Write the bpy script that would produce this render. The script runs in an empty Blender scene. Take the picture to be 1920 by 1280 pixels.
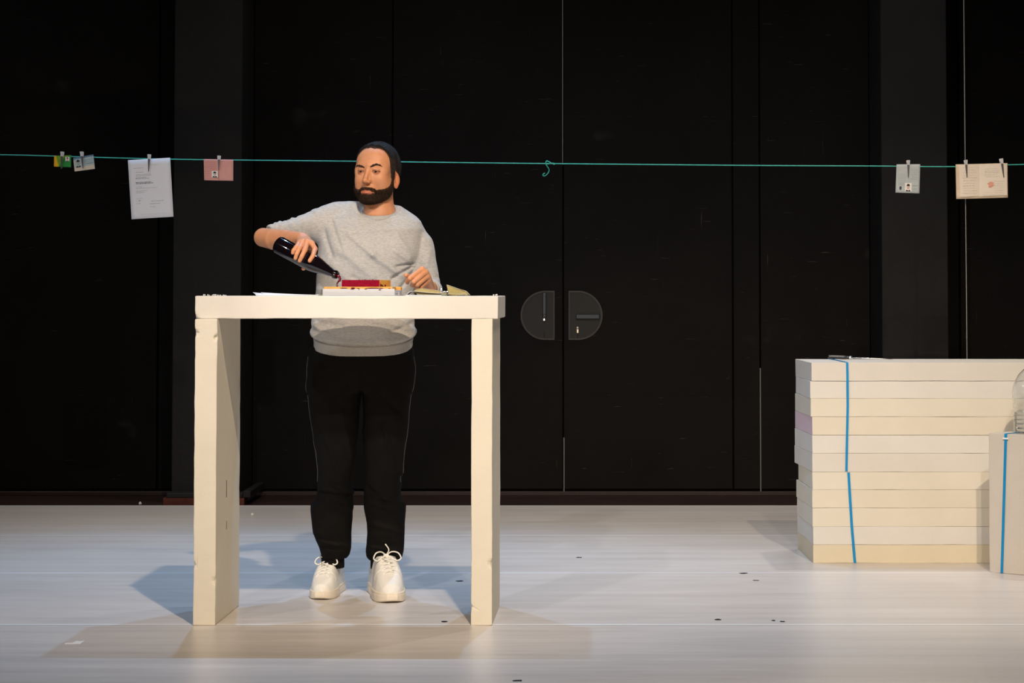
import bpy, bmesh, math, random
import numpy as np
from mathutils import Vector, Matrix, noise as mnoise
random.seed(7)
R = math.radians
scene = bpy.context.scene
COL = scene.collection

# ------------------------------------------------------------------ camera
FPX = 4500.0; PU = 1050.0; PV = 346.0; PITCH = R(2.6); CAMZ = 1.20
cd = bpy.data.cameras.new('camera'); cam = bpy.data.objects.new('camera', cd); COL.objects.link(cam)
cam.location = (0, 0, CAMZ); cam.rotation_euler = (R(90) + PITCH, 0, 0)
cd.sensor_width = 36; cd.sensor_fit = 'HORIZONTAL'; cd.lens = FPX*36/1920
cd.shift_x = (960-PU)/1920; cd.shift_y = (PV-640)/1920
cd.clip_start = .1; cd.clip_end = 200
scene.camera = cam

def ray(u, v):
    a = (u-PU)/FPX; b = (PV-v)/FPX
    return a, -b*math.sin(PITCH)+math.cos(PITCH), b*math.cos(PITCH)+math.sin(PITCH)
def W(u, v, D):
    x, y, z = ray(u, v); k = D/y
    return Vector((x*k, D, CAMZ+z*k))
def FL(u, v, z0=0.0):
    x, y, z = ray(u, v); k = (z0-CAMZ)/z
    return Vector((x*k, y*k, z0))

# ------------------------------------------------------------------ view, world, stage lights and added fills
vs = scene.view_settings
vs.view_transform = 'Standard'; vs.look = 'None'; vs.gamma = 1.0; vs.use_curve_mapping = False
vs.exposure = 0.0
wd = bpy.data.worlds.new('world'); scene.world = wd; wd.use_nodes = True
wd.node_tree.nodes['Background'].inputs[0].default_value = (.55, .65, .8, 1)
wd.node_tree.nodes['Background'].inputs[1].default_value = .02

def spot(name, loc, target, power, color, cone, blend=1.0, radius=.05):
    l = bpy.data.lights.new(name, 'SPOT'); o = bpy.data.objects.new(name, l); COL.objects.link(o)
    o.location = loc
    o.rotation_euler = (Vector(target)-Vector(loc)).to_track_quat('-Z', 'Y').to_euler()
    l.energy = power; l.color = color; l.spot_size = R(cone); l.spot_blend = blend; l.shadow_soft_size = radius
    return o
WARM = (1.0, .80, .58); BLUE = (.30, .58, 1.0); COOL = (.90, .94, 1.0)
spot('key_spot', (.24, 4.57, 5.5), (-.75, 8.9, 1.1), 700, WARM, 34, .9, .04)
spot('key_wide_spot', (.3, 4.5, 5.5), (-.25, 8.9, .3), 600, WARM, 62, .8, .04)
spot('table_special', (-.5, 2.2, 4.6), (-.80, 8.9, 1.25), 560, (1, .93, .88), 7, 1.0, .04)
spot('stack_spot', (1.78, 4.0, 5.5), (1.9, 10.9, .5), 1180, WARM, 38, .9, .05)
spot('back_blue', (-1.54, 12.0, 6.0), (-1.5, 9.8, 0), 470, BLUE, 62, .9, .04)
spot('back_blue', (.23, 12.0, 6.0), (-.6, 9.6, 0), 470, BLUE, 62, .9, .04)
spot('back_cool', (2.2, 12.4, 6.0), (1.6, 9.2, 0), 300, (1.0, .95, .88), 70, .9, .06)
spot('side_cool', (-5.5, 7.2, 4.6), (0, 10.8, .8), 260, COOL, 70, .9, .06)
spot('front_cool', (-2.6, 2.5, 5.2), (.1, 11.4, .9), 680, (.92, .93, 1.0), 36, .9, .06)
spot('front_wash', (1.2, 1.5, 5.6), (.9, 11.4, .0), 800, (1.0, .90, .80), 36, .9, .1)

for x_ in (-3.6, -.9, 1.8, 4.4): spot('upstage_toplight', (x_, 13.0, 6.2), (x_*1.02, 12.9, 0), 260, (1.0, .97, .95), 62, 1.0, .25)  # added overhead fills, put in to brighten the back of the floor
al = bpy.data.lights.new('footlight', 'AREA'); ao = bpy.data.objects.new('footlight', al); COL.objects.link(ao)  # added low fill imitating warm bounce off the floor
al.shape = 'RECTANGLE'; al.size = 2.4; al.size_y = .25; al.energy = 9; al.spread = R(55); al.color = (1.0, .80, .60)
ao.location = (-.6, 3.6, .28); ao.rotation_euler = (Vector((-.7, 9.5, 1.0))-Vector((-.6, 3.6, .28))).to_track_quat('-Z', 'Y').to_euler()

# ------------------------------------------------------------------ helpers
def tag(o, label=None, cat=None, group=None, kind=None):
    if label: o['label'] = label
    if cat: o['category'] = cat
    if group: o['group'] = group
    if kind: o['kind'] = kind
    return o
def empty(name, loc=(0,0,0), rz=0):
    o = bpy.data.objects.new(name, None); COL.objects.link(o); o.location = loc; o.rotation_euler = (0,0,rz)
    o.empty_display_size = .05
    return o
def link_mesh(name, me, mats, parent=None, smooth=False):
    if not isinstance(mats, (list, tuple)): mats = [mats]
    for m in mats: me.materials.append(m)
    if smooth: me.polygons.foreach_set('use_smooth', [True]*len(me.polygons))
    o = bpy.data.objects.new(name, me); COL.objects.link(o)
    if parent is not None: o.parent = parent
    return o
def bobj(name, bm, mats, parent=None, smooth=False, loc=None, local=False):
    """local=False: bm is in world space; it is moved into the parent's frame"""
    me = bpy.data.meshes.new(name)
    if parent is not None and not local:
        M = (Matrix.Translation(parent.location) @ parent.rotation_euler.to_matrix().to_4x4())
        p = parent.parent
        while p is not None:
            M = (Matrix.Translation(p.location) @ p.rotation_euler.to_matrix().to_4x4()) @ M
            p = p.parent
        bm.transform(M.inverted())
    elif parent is None and loc is not None and not local:
        bm.transform(Matrix.Translation(-Vector(loc)))
    bmesh.ops.recalc_face_normals(bm, faces=bm.faces)
    bm.to_mesh(me); bm.free()
    o = link_mesh(name, me, mats, parent, smooth)
    if loc is not None: o.location = loc
    return o
def add_box(bm, lo, hi, bevel=0, mat=0, seg=1):
    lo = Vector(lo); hi = Vector(hi)
    r = bmesh.ops.create_cube(bm, size=1)
    vs_ = r['verts']
    bmesh.ops.scale(bm, verts=vs_, vec=hi-lo)
    bmesh.ops.translate(bm, verts=vs_, vec=(lo+hi)/2)
    fs = {f for v in vs_ for f in v.link_faces}
    for f in fs: f.material_index = mat
    if bevel:
        es = list({e for v in vs_ for e in v.link_edges})
        bmesh.ops.bevel(bm, geom=es, offset=bevel, segments=seg, affect='EDGES', profile=.5)
def add_prism(bm, pts, n, depth, mat=0):
    """polygon pts (Vectors, planar) extruded by n*depth"""
    n = Vector(n)
    a = [bm.verts.new(p) for p in pts]; b = [bm.verts.new(Vector(p)+n*depth) for p in pts]
    f = [bm.faces.new(a), bm.faces.new(b[::-1])]
    for i in range(len(a)):
        j = (i+1) % len(a); f.append(bm.faces.new((a[j], a[i], b[i], b[j])))
    for q in f: q.material_index = mat
    return f
def add_tube(bm, pts, rad, n=8, mat=0, cap=True):
    pts = [Vector(p) for p in pts]; m = len(pts)
    rads = rad if isinstance(rad, (list, tuple)) else [rad]*m
    rings = []; up = None
    for i, p in enumerate(pts):
        t = (pts[min(i+1, m-1)]-pts[max(i-1, 0)]).normalized()
        if up is None: up = t.orthogonal().normalized()
        up = (up - t*up.dot(t)); up = up.normalized() if up.length > 1e-6 else t.orthogonal().normalized()
        s = t.cross(up)
        rings.append([bm.verts.new(p + (up*math.cos(a)+s*math.sin(a))*rads[i]) for a in [2*math.pi*k/n for k in range(n)]])
    fs = []
    for i in range(m-1):
        for k in range(n):
            fs.append(bm.faces.new((rings[i][k], rings[i][(k+1)%n], rings[i+1][(k+1)%n], rings[i+1][k])))
    if cap:
        fs.append(bm.faces.new(rings[0][::-1])); fs.append(bm.faces.new(rings[-1]))
    for f in fs: f.material_index = mat; f.smooth = True
def spline(pts, n=8):
    pts = [Vector(p) for p in pts]; out = []
    P = [pts[0]*2-pts[1]] + pts + [pts[-1]*2-pts[-2]]
    for i in range(1, len(P)-2):
        for k in range(n):
            t = k/n; a, b, c, d = P[i-1], P[i], P[i+1], P[i+2]
            out.append(.5*((2*b)+(c-a)*t+(2*a-5*b+4*c-d)*t*t+(3*b-a-3*c+d)*t**3))
    out.append(pts[-1]); return out
def lathe(bm, prof, origin, axis, n=32, mat=0):
    axis = Vector(axis).normalized(); up = axis.orthogonal().normalized(); s = axis.cross(up); origin = Vector(origin)
    rings = []
    for (r, z) in prof:
        c = origin+axis*z
        if r < 1e-6: rings.append([bm.verts.new(c)])
        else: rings.append([bm.verts.new(c+(up*math.cos(2*math.pi*k/n)+s*math.sin(2*math.pi*k/n))*r) for k in range(n)])
    for i in range(len(rings)-1):
        A, B = rings[i], rings[i+1]
        for k in range(n):
            k2 = (k+1) % n
            if len(A) == 1 and len(B) == 1: continue
            if len(A) == 1: f = bm.faces.new((A[0], B[k], B[k2]))
            elif len(B) == 1: f = bm.faces.new((A[k2], A[k], B[0]))
            else: f = bm.faces.new((A[k2], A[k], B[k], B[k2]))
            f.material_index = mat; f.smooth = True

# ------------------------------------------------------------------ materials
def mat(name, col, rough=.6, spec=.5, metal=0, var=0, vscale=8, stretch=(1,1,1), bump=0, bscale=60, col2=None, trans=0, ior=1.45, emis=None, coat=0, sheen=0, sss=0, attr=None, detail=4):
    m = bpy.data.materials.new(name); m.use_nodes = True; nt = m.node_tree; N = nt.nodes; L = nt.links
    p = N['Principled BSDF']
    p.inputs['Base Color'].default_value = (*col, 1); p.inputs['Roughness'].default_value = rough
    p.inputs['Specular IOR Level'].default_value = spec; p.inputs['Metallic'].default_value = metal
    p.inputs['IOR'].default_value = ior; p.inputs['Transmission Weight'].default_value = trans
    p.inputs['Coat Weight'].default_value = coat; p.inputs['Sheen Weight'].default_value = sheen
    if sss: 
        p.inputs['Subsurface Weight'].default_value = sss; p.inputs['Subsurface Radius'].default_value = (1, .35, .2)
        p.inputs['Subsurface Scale'].default_value = .006
    tc = N.new('ShaderNodeTexCoord'); mp = N.new('ShaderNodeMapping'); mp.inputs['Scale'].default_value = stretch
    L.new(tc.outputs['Object'], mp.inputs['Vector'])
    if var or col2:
        nz = N.new('ShaderNodeTexNoise'); nz.inputs['Scale'].default_value = vscale; nz.inputs['Detail'].default_value = detail
        nz.inputs['Roughness'].default_value = .62
        L.new(mp.outputs[0], nz.inputs['Vector'])
        cr = N.new('ShaderNodeValToRGB'); c2 = col2 or tuple(c*(1-var) for c in col)
        cr.color_ramp.elements[0].position = .32; cr.color_ramp.elements[0].color = (*c2, 1)
        cr.color_ramp.elements[1].position = .66; cr.color_ramp.elements[1].color = (*col, 1)
        L.new(nz.outputs['Fac'], cr.inputs['Fac']); src = cr.outputs['Color']
        if attr:
            at = N.new('ShaderNodeAttribute'); at.attribute_name = attr
            mx = N.new('ShaderNodeMix'); mx.data_type = 'RGBA'; mx.blend_type = 'MULTIPLY'; mx.inputs[0].default_value = 1
            L.new(src, mx.inputs[6]); L.new(at.outputs['Color'], mx.inputs[7]); src = mx.outputs[2]
        L.new(src, p.inputs['Base Color'])
    if bump:
        n2 = N.new('ShaderNodeTexNoise'); n2.inputs['Scale'].default_value = bscale; n2.inputs['Detail'].default_value = 3
        L.new(mp.outputs[0], n2.inputs['Vector'])
        b = N.new('ShaderNodeBump'); b.inputs['Strength'].default_value = bump; b.inputs['Distance'].default_value = .01
        L.new(n2.outputs['Fac'], b.inputs['Height']); L.new(b.outputs[0], p.inputs['Normal'])
    return m

M = {}
foam_cols = {'foam_a': (.685,.645,.585), 'foam_b': (.71,.68,.63), 'foam_c': (.72,.67,.565), 'foam_d': (.71,.655,.54), 'foam_e': (.70,.625,.47)}
for k, c in foam_cols.items():
    M[k] = mat(k, c, .75, .2, var=.05, vscale=5, bump=.06, bscale=120)
M['foam_pink'] = mat('foam_pink', (.72,.55,.60), .8, .2, var=.05, vscale=6)
M['foam_block'] = mat('foam_block', (.60,.55,.485), .75, .25, var=.04, vscale=7, bump=.1, bscale=90)
M['paint_black'] = mat('paint_black', (.004,.0034,.0032), .6, .1, var=.35, vscale=3, bump=.15, bscale=5)
M['pillar'] = mat('pillar', (.0165,.0155,.015), .7, .2, var=.2, vscale=5, bump=.2, bscale=40)
M['brown_floor'] = mat('brown_floor', (.035,.018,.014), .5, .3, var=.4, vscale=6, stretch=(.3,4,1))
M['red_edge'] = mat('red_edge', (.11,.028,.018), .6, .2, var=.4, vscale=9)
M['dark_metal'] = mat('dark_metal', (.035,.04,.05), .35, .5, metal=.6)
M['chrome'] = mat('chrome', (.75,.75,.76), .22, .5, metal=1)
M['brass'] = mat('brass', (.65,.58,.45), .35, .5, metal=.8)
M['plate'] = mat('plate', (.011,.009,.008), .45, .3, var=.2, vscale=12)
M['cable'] = mat('cable', (.26,.25,.235), .5, .4, var=.05)
M['edging'] = mat('edging', (.13,.125,.12), .5, .4)
M['green_cord'] = mat('green_cord', (.04,.50,.40), .45, .5, var=.25, vscale=30)
M['blue_strap'] = mat('blue_strap', (.0,.25,.56), .45, .4, var=.06, vscale=20)
M['paper'] = mat('paper', (.80,.79,.82), .7, .2, var=.03, vscale=10, bump=.1, bscale=14)
M['print'] = mat('print', (.33,.32,.36), .8, .1)
M['print_dark'] = mat('print_dark', (.08,.08,.10), .8, .1)
M['floor_scuff'] = mat('floor_scuff', (.02,.018,.018), .7, .2)
M['tape_white'] = mat('tape_white', (.85,.85,.86), .5, .3)
M['water_blue'] = None

def floor_mat():
    m = bpy.data.materials.new('stage_vinyl'); m.use_nodes = True; nt = m.node_tree; N = nt.nodes; L = nt.links
    p = N['Principled BSDF']; tc = N.new('ShaderNodeTexCoord'); sx = N.new('ShaderNodeSeparateXYZ'); L.new(tc.outputs['Object'], sx.inputs[0])
    def nz(sc, st, det=5):
        mp = N.new('ShaderNodeMapping'); mp.inputs['Scale'].default_value = st; L.new(tc.outputs['Object'], mp.inputs['Vector'])
        n = N.new('ShaderNodeTexNoise'); n.inputs['Scale'].default_value = sc; n.inputs['Detail'].default_value = det; n.inputs['Roughness'].default_value = .65
        L.new(mp.outputs[0], n.inputs['Vector']); return n.outputs['Fac']
    a = nz(1.0, (.5, 9, 1)); b = nz(1.0, (3.0, 60, 1), 6); c = nz(.6, (1, 1.6, 1), 3)
    def math_(op, x, y=None):
        q = N.new('ShaderNodeMath'); q.operation = op
        for i, t in enumerate((x, y)):
            if t is None: continue
            if isinstance(t, (int, float)): q.inputs[i].default_value = t
            else: L.new(t, q.inputs[i])
        return q.outputs[0]
    s = math_('ADD', math_('MULTIPLY', a, .5), math_('ADD', math_('MULTIPLY', b, .35), math_('MULTIPLY', c, .25)))
    cr = N.new('ShaderNodeValToRGB'); e = cr.color_ramp.elements
    e[0].position = .40; e[0].color = (.545,.500,.462,1); e[1].position = .66; e[1].color = (.69,.645,.605,1)
    L.new(s, cr.inputs['Fac'])
    # seams between the strips of vinyl: y = SEAM0 + k*1.6
    t = math_('PINGPONG', math_('ADD', sx.outputs['Y'], -SEAM0+16.0*SEAMW), SEAMW/2)
    line = math_('LESS_THAN', t, .013)
    dk = math_('MULTIPLY', math_('LESS_THAN', t, .03), .25)
    mx0 = N.new('ShaderNodeMix'); mx0.data_type = 'RGBA'; L.new(dk, mx0.inputs[0]); L.new(cr.outputs[0], mx0.inputs[6]); mx0.inputs[7].default_value = (.40,.39,.40,1)
    mx = N.new('ShaderNodeMix'); mx.data_type = 'RGBA'; L.new(math_('MULTIPLY', line, .8), mx.inputs[0]); L.new(mx0.outputs[2], mx.inputs[6]); mx.inputs[7].default_value = (.86,.86,.86,1)
    L.new(mx.outputs[2], p.inputs['Base Color'])
    p.inputs['Roughness'].default_value = .30; p.inputs['Specular IOR Level'].default_value = .45
    bp = N.new('ShaderNodeBump'); bp.inputs['Strength'].default_value = .25; bp.inputs['Distance'].default_value = .004
    L.new(nz(1.0, (8, 10, 1), 2), bp.inputs['Height']); L.new(bp.outputs[0], p.inputs['Normal'])
    rr = N.new('ShaderNodeMapRange'); L.new(b, rr.inputs[0]); rr.inputs[3].default_value = .24; rr.inputs[4].default_value = .46
    L.new(rr.outputs[0], p.inputs['Roughness'])
    return m
EDGE = FL(900, 947).y; SEAM0 = FL(900, 1170).y; SEAMW = (FL(900, 1003).y-SEAM0)/2
M['vinyl'] = floor_mat()

def wall_mat():
    """black painted boards with fine pale scratches and scuffs"""
    m = mat('scuffed_black', (.0062,.0050,.0044), .6, .10, var=.35, vscale=2.2, bump=.12, bscale=5)
    nt = m.node_tree; N = nt.nodes; L = nt.links; p = N['Principled BSDF']; base = p.inputs['Base Color'].links[0].from_socket
    tc = N.new('ShaderNodeTexCoord'); masks = []
    for sc, st, thr in ((1.0, (9, 1, 150), .715), (1.0, (130, 1, 5), .74), (2.4, (1, 1, 1.3), .70)):
        mp = N.new('ShaderNodeMapping'); mp.inputs['Scale'].default_value = st; mp.inputs['Rotation'].default_value = (0, .06, 0)
        L.new(tc.outputs['Object'], mp.inputs['Vector'])
        n = N.new('ShaderNodeTexNoise'); n.inputs['Scale'].default_value = sc; n.inputs['Detail'].default_value = 3; L.new(mp.outputs[0], n.inputs['Vector'])
        r = N.new('ShaderNodeMapRange'); r.inputs[1].default_value = thr; r.inputs[2].default_value = thr+.05; L.new(n.outputs['Fac'], r.inputs[0]); masks.append(r.outputs[0])
    a = N.new('ShaderNodeMath'); a.operation = 'MAXIMUM'; L.new(masks[0], a.inputs[0]); L.new(masks[1], a.inputs[1])
    c = N.new('ShaderNodeMath'); c.operation = 'MULTIPLY'; L.new(a.outputs[0], c.inputs[0]); c.inputs[1].default_value = .5
    mx = N.new('ShaderNodeMix'); mx.data_type = 'RGBA'; L.new(c.outputs[0], mx.inputs[0]); L.new(base, mx.inputs[6]); mx.inputs[7].default_value = (.085,.078,.07,1)
    mx2 = N.new('ShaderNodeMix'); mx2.data_type = 'RGBA'; d = N.new('ShaderNodeMath'); d.operation = 'MULTIPLY'; L.new(masks[2], d.inputs[0]); d.inputs[1].default_value = .35
    L.new(d.outputs[0], mx2.inputs[0]); L.new(mx.outputs[2], mx2.inputs[6]); mx2.inputs[7].default_value = (.03,.026,.024,1)
    L.new(mx2.outputs[2], p.inputs['Base Color'])
    return m
M['door_black'] = wall_mat()
# ------------------------------------------------------------------ the setting
DW = FL(900, 927).y            # plane of the doors
DP = FL(390, 941).y            # front of the pillars
HT = 7.0
bm = bmesh.new(); add_box(bm, (-9, -2, -.30), (9, EDGE, 0.0)); floor = tag(bobj('floor', bm, M['vinyl']), kind='structure')
bm = bmesh.new(); add_box(bm, (-9, EDGE, -.30), (9, DW+.6, -.006)); tag(bobj('floor_back', bm, M['brown_floor']), kind='structure')
def xw(u, D, v=550): return W(u, v, D).x
# floor marks: short dark gouges in the vinyl
rs = random.Random(3)
for (u, v, wpx) in [(1086,1045,12),(862,1089,15),(833,1165,13),(1394,1074.5,17),(1418,1088,13),(1346,1161.5,14),(1467,1165,11),(970,1276,22),(1450,1163,8)]:
    c = FL(u, v); s = wpx/FPX*c.y
    pts = []
    for k in range(9):
        a = 2*math.pi*k/9; pts.append(c+Vector((math.cos(a)*s*.5*rs.uniform(.75,1.1), math.sin(a)*.022*rs.uniform(.4,1.1), .0004)))
    bm = bmesh.new(); add_prism(bm, pts, (0,0,1), .0006)
    bobj('scuff_mark', bm, M['floor_scuff'], floor)
c = FL(140, 1205)
bm = bmesh.new(); add_prism(bm, [c+Vector(d) for d in ((-.03,-.03,.0004),(.025,-.028,.0004),(.025,.05,.0004),(.012,.035,.0004),(-.004,.045,.0004),(-.006,0,.0004),(-.03,-.005,.0004))], (0,0,1), .0008)
tag(bobj('tape_scrap', bm, M['tape_white'], None, loc=c), 'small white scrap of tape on the stage floor, left of the foam table', 'tape')
# tiny foam crumbs scattered on the floor
for i, (u, v) in enumerate([(473,967),(263,944),(1460,640)][:2]):
    c = FL(u, v); bm = bmesh.new(); bmesh.ops.create_icosphere(bm, subdivisions=1, radius=.011)
    for q in bm.verts: q.co.z = max(q.co.z, -.004); q.co *= rs.uniform(.8, 1.2)
    o = bobj('foam_crumb', bm, M['foam_b'], local=True); o.location = c+Vector((0,0,.006 if v > 946 else 0))
    tag(o, ['white crumb on the vinyl floor between the left table leg and the pillar', 'white crumb on the dark boards, left of the left pillar foot'][i], 'crumb')

# back wall behind everything
bm = bmesh.new(); add_box(bm, (-9, DW+.05, -.3), (9, DW+.25, HT)); tag(bobj('wall_back', bm, M['paint_black']), kind='structure')
Z0 = .012
seams = {'l0': -9.0, 'l1': xw(296, DW), 'pl_l': xw(330, DP), 'pl_r': xw(452, DP), 'd0': xw(474, DW), 'd1': xw(735, DW), 'd2': xw(1056, DW),
         'd3': xw(1374, DW), 'd4': xw(1425, DW), 'd5': xw(1632, DW)}
def panel(name, x0, x1, z1=HT, z0=Z0+.02, t=.045, matk='door_black', y=None):
    y = DW if y is None else y
    bm = bmesh.new(); add_box(bm, (x0+.003, y, z0), (x1-.003, y+t, z1), bevel=.003)
    return tag(bobj(name, bm, M[matk]), kind='structure')
panel('door_1', -9, seams['l1'])
panel('trim_1', seams['l1'], xw(474, DW), y=DW+.02, t=.028, matk='paint_black')
panel('door_2', seams['d0'], seams['d1'])
dl = panel('door_3', seams['d1'], seams['d2'])
dr = panel('door_4', seams['d2'], seams['d3'])
panel('trim_2', seams['d3'], seams['d4'], matk='door_black')
panel('door_5', seams['d4'], seams['d5'])
panel('trim_3', seams['d5'], xw(1800, DW), y=DW+.02, t=.028, matk='paint_black')
panel('door_6', xw(1800, DW), 9.0)
# pillars
for i, (a, b) in enumerate(((324, 452), (1654, 1778))):
    bm = bmesh.new(); add_box(bm, (xw(a, DP), DP, 0), (xw(b, DP), DW+.06, HT), bevel=.004)
    tag(bobj('trim_%d' % (4+i), bm, M['pillar']), kind='structure')
    y0 = FL(390, 945).y
    bm = bmesh.new(); x0, x1 = xw(a-15, y0), xw(b+8, y0)
    add_box(bm, (x0, y0, -.006), (x1, DP-.001, .035), mat=1); add_box(bm, (x0+.015, y0+.004, .035), (x1-.01, DP-.001, .062), bevel=.004, mat=0)
    add_box(bm, (x1-.01, y0+.01, .035), (x1+.035, DW-.01, .075), bevel=.004, mat=0)
    tag(bobj('trim_%d' % (6+i), bm, [M['pillar'], M['red_edge']]), kind='structure')
# pale strips drawing the seam highlights low on the door edge and centre seam
for i, (u, v0) in enumerate(((1425, 690), (1057.5, 820))):
    x = xw(u, DW-.004); zt = W(u, v0, DW).z
    bm = bmesh.new(); add_box(bm, (x-.0035, DW-.006, .01), (x+.0035, DW+.001, zt)); tag(bobj('trim_%d' % (8+i), bm, M['edging']), kind='structure')
# sill below the doors
bm = bmesh.new(); add_box(bm, (-9, DW-.012, -.006), (9, DW+.05, .02), bevel=.003); tag(bobj('baseboard_back', bm, M['brown_floor']), kind='structure')

# half round recessed pulls
def half_plate(door, flat_u, round_u, side):
    zc = W(0, 591, DW).z; rr = (637-545)/2/FPX*DW; xf = xw(flat_u, DW); w = abs(xw(round_u, DW)-xf)
    def outline(sc, inset=0):
        pts = []
        for k in range(25):
            a = -math.pi/2+math.pi*k/24
            # D shape: straight piece near the flat edge then an arc
            ex = max(0, math.cos(a)); pts.append((ex, math.sin(a)))
        P = [(xf+side*inset, zc-(rr*sc)), ]
        P = []
        straight = w-rr*.98
        P.append((xf+side*inset, zc-rr*sc)); 
        for ex, s in pts: P.append((xf+side*(straight+ex*rr*sc), zc+s*rr*sc))
        P.append((xf+side*inset, zc+rr*sc)); return P
    outer = outline(1.0); inner = outline(.93, .008)
    # rim ring
    bm = bmesh.new(); n = len(outer)
    yo = DW-.008
    vo = [bm.verts.new((x, yo, z)) for x, z in outer]; vi = [bm.verts.new((x, yo, z)) for x, z in inner]
    vob = [bm.verts.new((x, DW+.001, z)) for x, z in outer]; vib = [bm.verts.new((x, DW-.0015, z)) for x, z in inner]
    for i in range(n):
        j = (i+1) % n
        bm.faces.new((vo[i], vo[j], vi[j], vi[i])); bm.faces.new((vo[i], vob[i], vob[j], vo[j])); bm.faces.new((vi[i], vi[j], vib[j], vib[i]))
    bobj('recess_rim', bm, M['plate2'], door)
    bm = bmesh.new(); add_prism(bm, [Vector((x, DW-.0015, z)) for x, z in inner], (0,1,0), .002); bobj('recess_plate', bm, M['plate'], door)
M['plate2'] = mat('plate2', (.022,.018,.016), .4, .4, var=.15, vscale=10)
half_plate(dl, 1040, 977, -1); half_plate(dr, 1066, 1129, 1)
# left pull: vertical lever, right pull: horizontal lever
def px_box(door, name, u0, v0, u1, v1, y0, y1, m, bev=.003):
    a = W(u0, v1, DW); b = W(u1, v0, DW); bm = bmesh.new(); add_box(bm, (a.x, DW-y1, a.z), (b.x, DW-y0, b.z), bevel=bev, seg=2)
    return bobj(name, bm, m, door)
px_box(dl, 'handle', 1017.5, 548, 1024, 593, .012, .03, M['dark_metal'])
px_box(dl, 'spindle', 1018, 588, 1023.5, 596, .0, .034, M['dark_metal'])
px_box(dl, 'key_cylinder', 1017.5, 596, 1023, 601.5, .0, .028, M['chrome'], .004)
px_box(dl, 'lock_slot', 1019.5, 622, 1021.5, 634, .0, .003, M['floor_scuff'], 0)
px_box(dr, 'handle', 1080, 589, 1124, 597.5, .012, .03, M['dark_metal'])
px_box(dr, 'spindle', 1080, 588, 1086, 598, .0, .026, M['dark_metal'])
a = W(1083, 612, DW); bm = bmesh.new(); lathe(bm, [(0,0),(.0085,0),(.0085,.012),(0,.012)], (a.x, DW-.001, W(0,614.5,DW).z), (0,-1,0), 16)
add_box(bm, (a.x-.0055, DW-.013, W(0,624,DW).z), (a.x+.0055, DW-.001, W(0,615,DW).z), bevel=.001)
bobj('key_cylinder', bm, M['brass'], dr)
px_box(dr, 'lock_slot', 1082, 626, 1084, 633, .0, .003, M['floor_scuff'], 0)

# ------------------------------------------------------------------ foam slabs
def foam_box(lo, hi, seed=0, step=.05, amp=.0016, bevel=.004, notches=(), rz=0, pivot=None):
    """box with slightly worn faces and edges; notches = (point, radius, push vector)"""
    lo = Vector(lo); hi = Vector(hi); bm = bmesh.new(); d = hi-lo
    r = bmesh.ops.create_cube(bm, size=1)
    bmesh.ops.scale(bm, verts=bm.verts, vec=d); bmesh.ops.translate(bm, verts=bm.verts, vec=(lo+hi)/2)
    bmesh.ops.bevel(bm, geom=list(bm.edges), offset=bevel, segments=2, affect='EDGES', profile=.6)
    for ax in range(3):
        n = max(1, int(d[ax]/step))
        for k in range(1, n):
            co = lo.copy(); co[ax] = lo[ax]+d[ax]*k/n; no = Vector((0,0,0)); no[ax] = 1
            bmesh.ops.bisect_plane(bm, geom=list(bm.verts)+list(bm.edges)+list(bm.faces), plane_co=co, plane_no=no)
    for (p, rad, push) in notches:
        p = Vector(p)
        es = [e for e in bm.edges if any((v.co-p).length < rad*3+step for v in e.verts)]
        bmesh.ops.subdivide_edges(bm, edges=es, cuts=5, use_grid_fill=True)
    ctr = (lo+hi)/2
    for v in bm.verts:
        n = (v.co-ctr); n = Vector((n.x/d.x, n.y/d.y, n.z/d.z))
        edge = sum(1 for q in n if abs(q) > .485)
        q = mnoise.noise_vector(v.co*5+Vector((seed*3.7, 0, 0)))*amp + mnoise.noise_vector(v.co*28+Vector((0, seed*1.3, 0)))*amp*(.9 if edge > 1 else .3)
        v.co += q
        for (p, rad, push) in notches:
            k = (v.co-Vector(p)).length/rad
            if k < 2.2: v.co += Vector(push)*math.exp(-k*k)
        v.co.z = min(max(v.co.z, lo.z), hi.z)
    if rz:
        bmesh.ops.rotate(bm, verts=bm.verts, cent=pivot, matrix=Matrix.Rotation(rz, 3, 'Z'))
    for f in bm.faces: f.smooth = False
    return bm

DT = FL(640, 1172.5).y
TZ = W(640, 554.5, DT).z; UZ = W(640, 597.5, DT).z; TD = .575
table = tag(empty('foam_table', (xw(650, DT, 1172), DT+TD/2, 0)), 'tall table made of three thick cream foam slabs, standing in front of the person', 'table')
xl0, xl1 = FL(361.5, 1172.5).x, FL(403.5, 1172.5).x
xr0, xr1 = FL(883, 1172.5).x, FL(922.5, 1172.5).x
bm = foam_box((xl0, DT, 0), (xl1, DT+TD-.03, UZ), 1, notches=[((W(366,624,DT).x, DT, W(366,624,DT).z), .010, (.010,.006,0)), ((xl1, DT, W(400,633,DT).z), .009, (-.009,.012,0)), ((xl1, DT, W(404,1088,DT).z), .010, (-.006,.007,0)), ((xl0, DT, W(361,1058,DT).z), .008, (.008,.005,0))], rz=R(-1.4), pivot=(xl1, DT, 0))
leg = bobj('leg', bm, M['foam_c'], table)
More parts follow.
